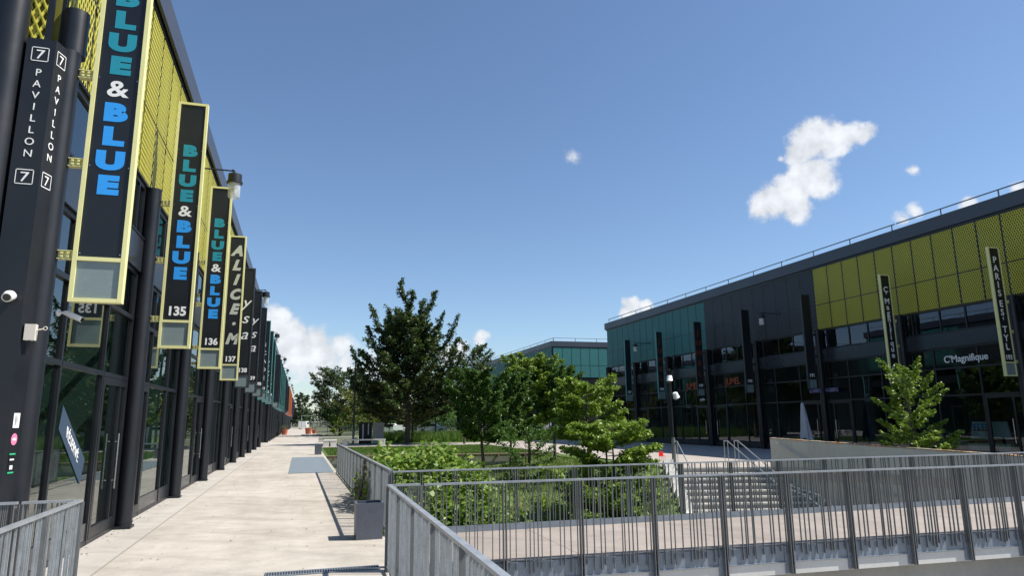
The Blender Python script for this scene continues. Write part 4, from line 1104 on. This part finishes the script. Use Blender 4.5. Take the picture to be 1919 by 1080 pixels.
# garden trees
def place(px, py, z): return gz(px, py, z)
def gt(px, Y): # ground point in the garden below a picture column
    v = ray(px, 800); x = v.x/v.y*Y; return (x, Y, hgt(x, Y)-.03)
def gtree(px, Y, top_py, wpx, label, lm, leaf, n, th, seed, r0, **k):
    p = gt(px, Y); d = math.hypot(p[0], p[1]); H = gy(px, top_py, Y).z-p[2]
    return tree(p, H*.97, wpx/FPX*d*.92, label, lm, leaf, n, th, seed, r0, **k)
gtree(908, 26.5, 695, 125, 'dark green tree with a leaning trunk, left of the garden group', LF_MID, 0.107, 23200, .36, 21, .085, shape='round', lean=(-.25, 0), shoots=34, low=.17)
gtree(958, 29, 700, 100, 'slender green tree second from left in the garden group', LF_MID, 0.107, 15950, .38, 22, .07, shape='round', shoots=30, low=.17)
gtree(990, 31, 668, 130, 'green tree with a pale top in the middle of the garden group', LF_BRI, 0.115, 15950, .36, 23, .08, shape='egg', shoots=32, low=.15)
gtree(1040, 31, 690, 110, 'green tree standing before the teal end wall', LF_MID, 0.115, 17400, .4, 24, .08, shape='round', shoots=34, low=.17)
gtree(1102, 26, 705, 150, 'broad bright green tree overlapping the corner of the teal end wall', LF_BRI, 0.107, 21750, .3, 25, .09, shape='round', shoots=34, asc=.4, low=.17)
gtree(1135, 19.5, 768, 185, 'low spreading bright green tree by the stair with layered branches', LF_BRI, 0.098, 34800, .10, 26, .07, shape='egg', shoots=54, asc=.26, stems=2, low=.15)
tree(gt(1065, 19), 2.0, 2.8, 'dense bright undergrowth shrub beside the low spreading tree', LF_BRI, 0.082, 8700, .05, 27, .04, 'round', shoots=20, asc=.5, stems=2, name='shrub', cat='shrub', group='garden shrubs')
tree(gt(985, 24), 2.3, 2.3, 'leafy young shrub between the garden trunks', LF_MID, 0.082, 4350, .06, 28, .035, 'round', shoots=18, asc=.7, name='shrub', cat='shrub', group='garden shrubs')
tree(gt(1010, 16.5), 1.3, 2.0, 'low dark green shrub on the slope behind the bridge railing', LF_MID, 0.074, 7250, .05, 29, .03, 'round', shoots=20, asc=.4, stems=2, name='shrub', cat='shrub', group='garden shrubs')
tree(gt(1158, 18.6), 1.75, 3.0, 'bright leafy shrub filling the space under the spreading tree', LF_BRI, 0.082, 9425, .04, 36, .035, 'round', shoots=22, asc=.35, stems=2, name='shrub', cat='shrub', group='garden shrubs')
tree(gt(1105, 15.6), 1.9, 2.2, 'green shrub under the spreading tree, close to the far bridge railing', LF_BRI, 0.074, 5075, .05, 30, .03, 'round', shoots=20, asc=.5, stems=2, name='shrub', cat='shrub', group='garden shrubs')
tree((9.6, 62, 0), 5.0, 4.6, 'light green tree just right of the large dark tree', LF_YEL, .2, 4500, .2, 31, .08, 'round', shoots=24)
tree((11.3, 60, 0), 5.6, 4.6, 'thin trunked tree right behind the large dark tree', LF_MID, .2, 5500, .3, 32, .08, 'round', shoots=24)
tree((12.0, 52, 0), 7.3, 4.6, 'ragged topped dark tree between the large tree and the green group', LF_DARK, .19, 7500, .3, 33, .1, 'egg', shoots=30)
tree((18.35, 17.3, 0), 3.4, 2.05, 'small bright tree behind the sloping wall in front of the right shops', LF_BRI, .09, 8500, .06, 34, .045, 'egg', shoots=40, asc=.8, low=.12, spread=.15, rvar=(.6, 1.15))
tree((18.8, 16.9, 0), 1.2, 1.9, 'low leafy bush at the foot of the small plaza tree', LF_BRI, .1, 2600, .05, 35, .03, 'round', shoots=16, asc=.5, name='shrub', cat='shrub', group='plaza shrubs')
# the vine-like bush that spills over the garden railing
def mound(name, label, blobs, n, leaf, lm, seed, core=True, cat='bush'):
    rr = np.random.default_rng(seed); t = empty(name, blobs[0][:3], label, cat); o = np.array(blobs[0][:3])
    wt = np.array([b[3]*b[4]*b[5] for b in blobs])**.667; idx = rr.choice(len(blobs), size=n, p=wt/wt.sum())
    C = np.array([b[:3] for b in blobs]); S = np.array([b[3:6] for b in blobs])
    v = rr.normal(size=(n, 3)); v /= np.linalg.norm(v, axis=1)[:, None]; v *= (.72+.34*rr.random(n)**.8)[:, None]
    # lumps on the surface
    lump = 1+.14*np.sin(v[:, 0]*6+idx)+.12*np.sin(v[:, 1]*7+v[:, 2]*5)
    P = C[idx]+v*S[idx]*lump[:, None]-o
    leaf_mesh('foliage', P, leaf, lm, t, rr, flat=.8, aspect=.85)
    tb = MB(); rd = random.Random(seed)
    for b in blobs:
        for k in range(7):
            a = Vector(b[:3])-Vector(o)+Vector((rd.uniform(-.3, .3), rd.uniform(-.3, .3), -b[5])); e_ = Vector(b[:3])-Vector(o)+Vector((rd.uniform(-.9, .9)*b[3], rd.uniform(-.9, .9)*b[4], rd.uniform(.0, .85)*b[5]))
            tb.tube([a, a.lerp(e_, .5)+Vector((0, 0, .15)), e_], [.03, .02, .006], 5, cap=False)
    tb.build('stem', BARK, t); return t
mound('leafy_bush', 'large bright vine leaved bush bulging over the railing in the middle', [
    (2.5, 14.6, .2, 1.05, 1.5, 1.0), (3.2, 14.2, -.1, 1.0, 1.3, .95), (1.95, 16.4, .15, .6, 1.6, .95), (2.6, 13.0, -.7, 1.1, .9, 1.1), (3.7, 13.6, -.9, .8, 1.0, .9),
    (2.8, 16.2, .35, .9, 1.2, .75), (2.2, 13.2, -1.4, .8, .8, 1.3), (3.5, 15.3, .1, .7, .9, .6), (3.2, 12.6, -1.6, 1.0, .7, 1.0), (1.75, 12.6, -.5, .35, .6, .9)], 27000, .11, LF_VINE, 41)
mound('climbing_vine', 'brown tangled vine growing through the walkway railing', [(1.46, 15.6, .45, .08, .35, .55), (1.45, 14.7, .15, .08, .3, .45), (1.48, 14.0, .0, .08, .25, .3), (1.42, 15.2, .8, .1, .4, .18)], 900, .07, leaf_mat('vine_brownish', (.06, .055, .03), (.13, .12, .05), None, .2), 42, cat='vine')

# grass: blades along lawns and slope
def blades(name, label, polyfn, n, h0, h1, seed, wd=.02, m_=BLADE, lean=.35):
    rr = np.random.default_rng(seed); P = polyfn(rr, n); n = len(P)
    h = h0+(h1-h0)*rr.random(n); a = rr.random(n)*6.283; ln = rr.normal(size=(n, 2))*lean*h[:, None]
    dx = np.stack([np.cos(a), np.sin(a), np.zeros(n)], 1)*wd*(.6+.8*rr.random(n))[:, None]
    tip = P+np.concatenate([ln, h[:, None]], 1)
    V = np.stack([P-dx, P+dx, tip], 1).reshape(-1, 3)
    me = bpy.data.meshes.new(name); me.vertices.add(3*n); me.vertices.foreach_set('co', V.astype(np.float32).ravel())
    me.loops.add(3*n); me.loops.foreach_set('vertex_index', np.arange(3*n, dtype=np.int32))
    me.polygons.add(n); me.polygons.foreach_set('loop_start', np.arange(0, 3*n, 3, dtype=np.int32)); me.polygons.foreach_set('loop_total', np.full(n, 3, np.int32))
    me.materials.append(m_); me.update(calc_edges=True)
    return tag(link(name, me), label, 'grass', kind='stuff')
def slope_pts(rr, n):
    x = rr.uniform(XW+.1, 12.6, n); y = rr.uniform(11.3, 34.3, n); lim = np.where(y < 22.4, 12.5-(22.4-y)*.313, 12.6)
    k = x < lim-.25; x, y = x[k], y[k]
    return np.stack([x, y, [hgt(a, b)-.01 for a, b in zip(x, y)]], 1)
blades('slope_grass', 'rough grass on the sunken garden slope', slope_pts, 75000, .05, .2, 51, .010, m_=leaf_mat('slope_blades', (.09, .17, .025), (.20, .28, .06), (.28, .24, .10), .3))
def rect_pts(x0, x1, y0, y1, z=0, k=0.):
    return lambda rr, n: np.stack([(X := rr.uniform(x0, x1, n)), rr.uniform(y0, y1, n)+k*(X-x0), np.full(n, z)], 1)
blades('lawn_grass', 'short lawn beyond the timber edge', rect_pts(1.5, 12.8, 37.4, 49.0, -.004, 0), 45000, .04, .12, 52, .014)
blades('lawn_margin', 'short lawn right of the timber edge', rect_pts(8, 12.8, 35.6, 37.6, -.004, 0), 5000, .04, .12, 53, .014)
blades('tall_grass', 'tall green grass band beyond the garden path', rect_pts(6.5, 23.5, 57.5, 68, 0, -.1), 16000, .45, 1.0, 54, .03, lean=.2)

# dead leaves and grit gathered along the edges
def litter_pts(rr, n):
    k = rr.integers(0, 3, n); y = rr.uniform(9, 50, n)
    x = np.where(k == 0, -2.9+np.abs(rr.normal(size=n))*.12, np.where(k == 1, 1.22-np.abs(rr.normal(size=n))*.15, rr.uniform(-2.2, 1.1, n)))
    y = np.where(k == 2, rr.uniform(9, 45, n), y); return np.stack([x, y, np.full(n, .012)], 1)
rr_ = np.random.default_rng(77); LP_ = litter_pts(rr_, 700)
o_ = leaf_mesh('dead_leaves', LP_, .035, leaf_mat('dry_leaf', (.10, .07, .04), (.22, .16, .09), None, .1), None, rr_, flat=4)
tag(o_, 'scattered dry leaves and grit along the walkway edges', 'leaf litter', kind='stuff')
# ------------------------------------------------------------------ far background
def fence(x0, y0, x1, y1, h, label, gap=.14):
    f = empty('mesh_fence', (x0, y0, 0), label, 'fence', 'grey fences beyond the garden'); L = math.hypot(x1-x0, y1-y0); f.rotation_euler.z = math.atan2(y1-y0, x1-x0)
    m = MB(); n = int(L/2.5)
    for k in range(n+1): m.box(k*L/n-.03, k*L/n+.03, -.03, .03, 0, h)
    m.build('posts', STEEL, f)
    m = MB(); q = int(L/gap)
    for k in range(q): m.box(k*L/q-.012, k*L/q+.012, -.008, .008, .05, h-.03)
    for z in (.1, h*.5, h-.08): m.box(0, L, -.012, -.0081, z, z+.04)
    m.build('mesh_panels', STEEL, f); return f
fence(1.9, 118, 30, 104, 1.7, 'long grey fence seen under the far trees')
fence(-2.2, 236, 12, 236, 2.4, 'grey fence closing the far end of the walkway')
g = empty('goal_frame', (1.6, 160, 0), 'pale green portal frame beyond the end of the walkway', 'frame')
GG = mat('pale_green_metal', (.28, .36, .3), .6)
for x in (-1.4, 1.4):
    m = MB(); m.box(x-.05, x+.05, -.05, .05, 0, 3.1); m.build('upright', GG, g)
m = MB(); m.box(-1.45, 1.45, -.05, .05, 3.101, 3.2); m.build('crossbar', GG, g)
# parked vehicles far off
def car(x, y, label, m_, rz=0, van=False):
    c = empty('parked_van' if van else 'parked_car', (x, y, 0), label, 'van' if van else 'car', 'vehicles parked beyond the garden', rz)
    L, W_, h = (5.0, 1.95, 2.0) if van else (4.3, 1.75, 1.45)
    prof = ([(-2.5,.3),(2.4,.3),(2.5,.9),(2.2,1.15),(1.6,1.95),(-2.45,2.0),(-2.5,1.0)] if van else
            [(-2.15,.28),(2.1,.28),(2.15,.65),(1.95,.82),(1.1,.95),(.45,1.42),(-1.2,1.45),(-1.95,1.0),(-2.15,.9)])
    m = MB(); n = len(prof)
    for s in (0,): m.add([(a, -W_/2, b) for a, b in prof]+[(a, W_/2, b) for a, b in prof], [tuple(range(n)), tuple(range(2*n-1, n-1, -1))]+[(i, n+i, n+(i+1) % n, (i+1) % n) for i in range(n)])
    m.build('body', m_, c)
    z0, z1 = (1.2, 1.75) if van else (.98, 1.34)
    for s in (-1, 1): m = MB(); m.box(-1.1, .6 if not van else 1.6, s*W_/2, s*(W_/2+.006), z0, z1); m.build('window', GLASSB, c)
    for a in (-1.35, 1.35):
        for s in (-1, 1):
            m = MB(); m.tube([(a, s*W_/2-s*.18, .32), (a, s*W_/2+s*.02, .32)], .32, 14); m.build('wheel', ANTH, c)
    return c
car(.9, 190, 'white van at the end of the walkway', WHITE, R_(80), True)
car(12.4, 100, 'white car glimpsed under the trees at centre', WHITE, R_(-15))
car(18.5, 101, 'pale grey car glimpsed between the garden trunks', mat('car_silver', (.4, .42, .44), .3, metal=.4), R_(-15))
for (x, y, s, l) in ((1.2, 108, .9, 'larger terracotta pot in the cluster on the right of the walkway'), (-2.1, 104, .8, 'terracotta pot against the left pavilions'), (2.1, 110, .6, 'smaller terracotta pot in the cluster on the right of the walkway')): pot(x, y, s, l)
m = MB(); m.box(.2, 3.6, 96, 98.5, 0.005, .12); tag(m.build('stone_step', CONC), 'low grey stone slab beside the far walkway', 'slab')
# trees and wood at the horizon
rd = random.Random(9)
def crown_cloud(name, label, centers, n, size, seed, m_, kind=None):
    rr = np.random.default_rng(seed); C = np.array([c[:3] for c in centers]); S = np.array([c[3:6] for c in centers])
    idx = rr.integers(0, len(C), n); v = rr.normal(size=(n, 3)); v /= np.linalg.norm(v, axis=1)[:, None]; v *= (rr.random(n)**.33)[:, None]
    P = C[idx]+v*S[idx]
    o = leaf_mesh(name, P, size, m_, None, rr); return tag(o, label, 'trees', kind=kind)
cs = []
for k in range(150):
    x = -60+k*2.0+rd.uniform(-1, 1); y = 262+rd.uniform(-8, 8)+.02*x; h = rd.uniform(6.2, 9.6); cs.append((x, y, h*.5, 2.6, 2.6, h*.5))
crown_cloud('distant_wood', 'dark wood along the horizon beyond the walkway', cs, 60000, .8, 61, LF_FAR, 'stuff')
cs = [(30+rd.uniform(0, 60), 130+rd.uniform(0, 60), 3.0, 3.4, 3.4, 3.5) for k in range(26)]+[(6+rd.uniform(0, 24), 125+rd.uniform(0, 20), 2.2, 3.0, 3.0, 2.7) for k in range(16)]
crown_cloud('far_thicket', 'mixed green thicket behind the fence', cs, 26000, .5, 62, LF_MID, 'stuff')
tree((-.2, 205, 0), 9.5, 7, 'green tree rising just past the purple pavilion', LF_FAR, .5, 3500, .1, 63, .2, 'egg', shoots=24, group='far trees')
tree((11.6, 108, 0), 7.5, 7, 'leafy tree behind the white board', LF_MID, .34, 5000, .12, 64, .15, 'round', shoots=26, group='far trees')
tree((15.5, 112, 0), 8, 7.5, 'second leafy tree behind the tall grass', LF_BRI, .34, 5000, .12, 65, .15, 'round', shoots=26, group='far trees')
tree((9.2, 98, 0), 6.5, 6, 'green tree behind the upright slabs', LF_YEL, .3, 4500, .1, 66, .14, 'round', shoots=26, group='far trees')
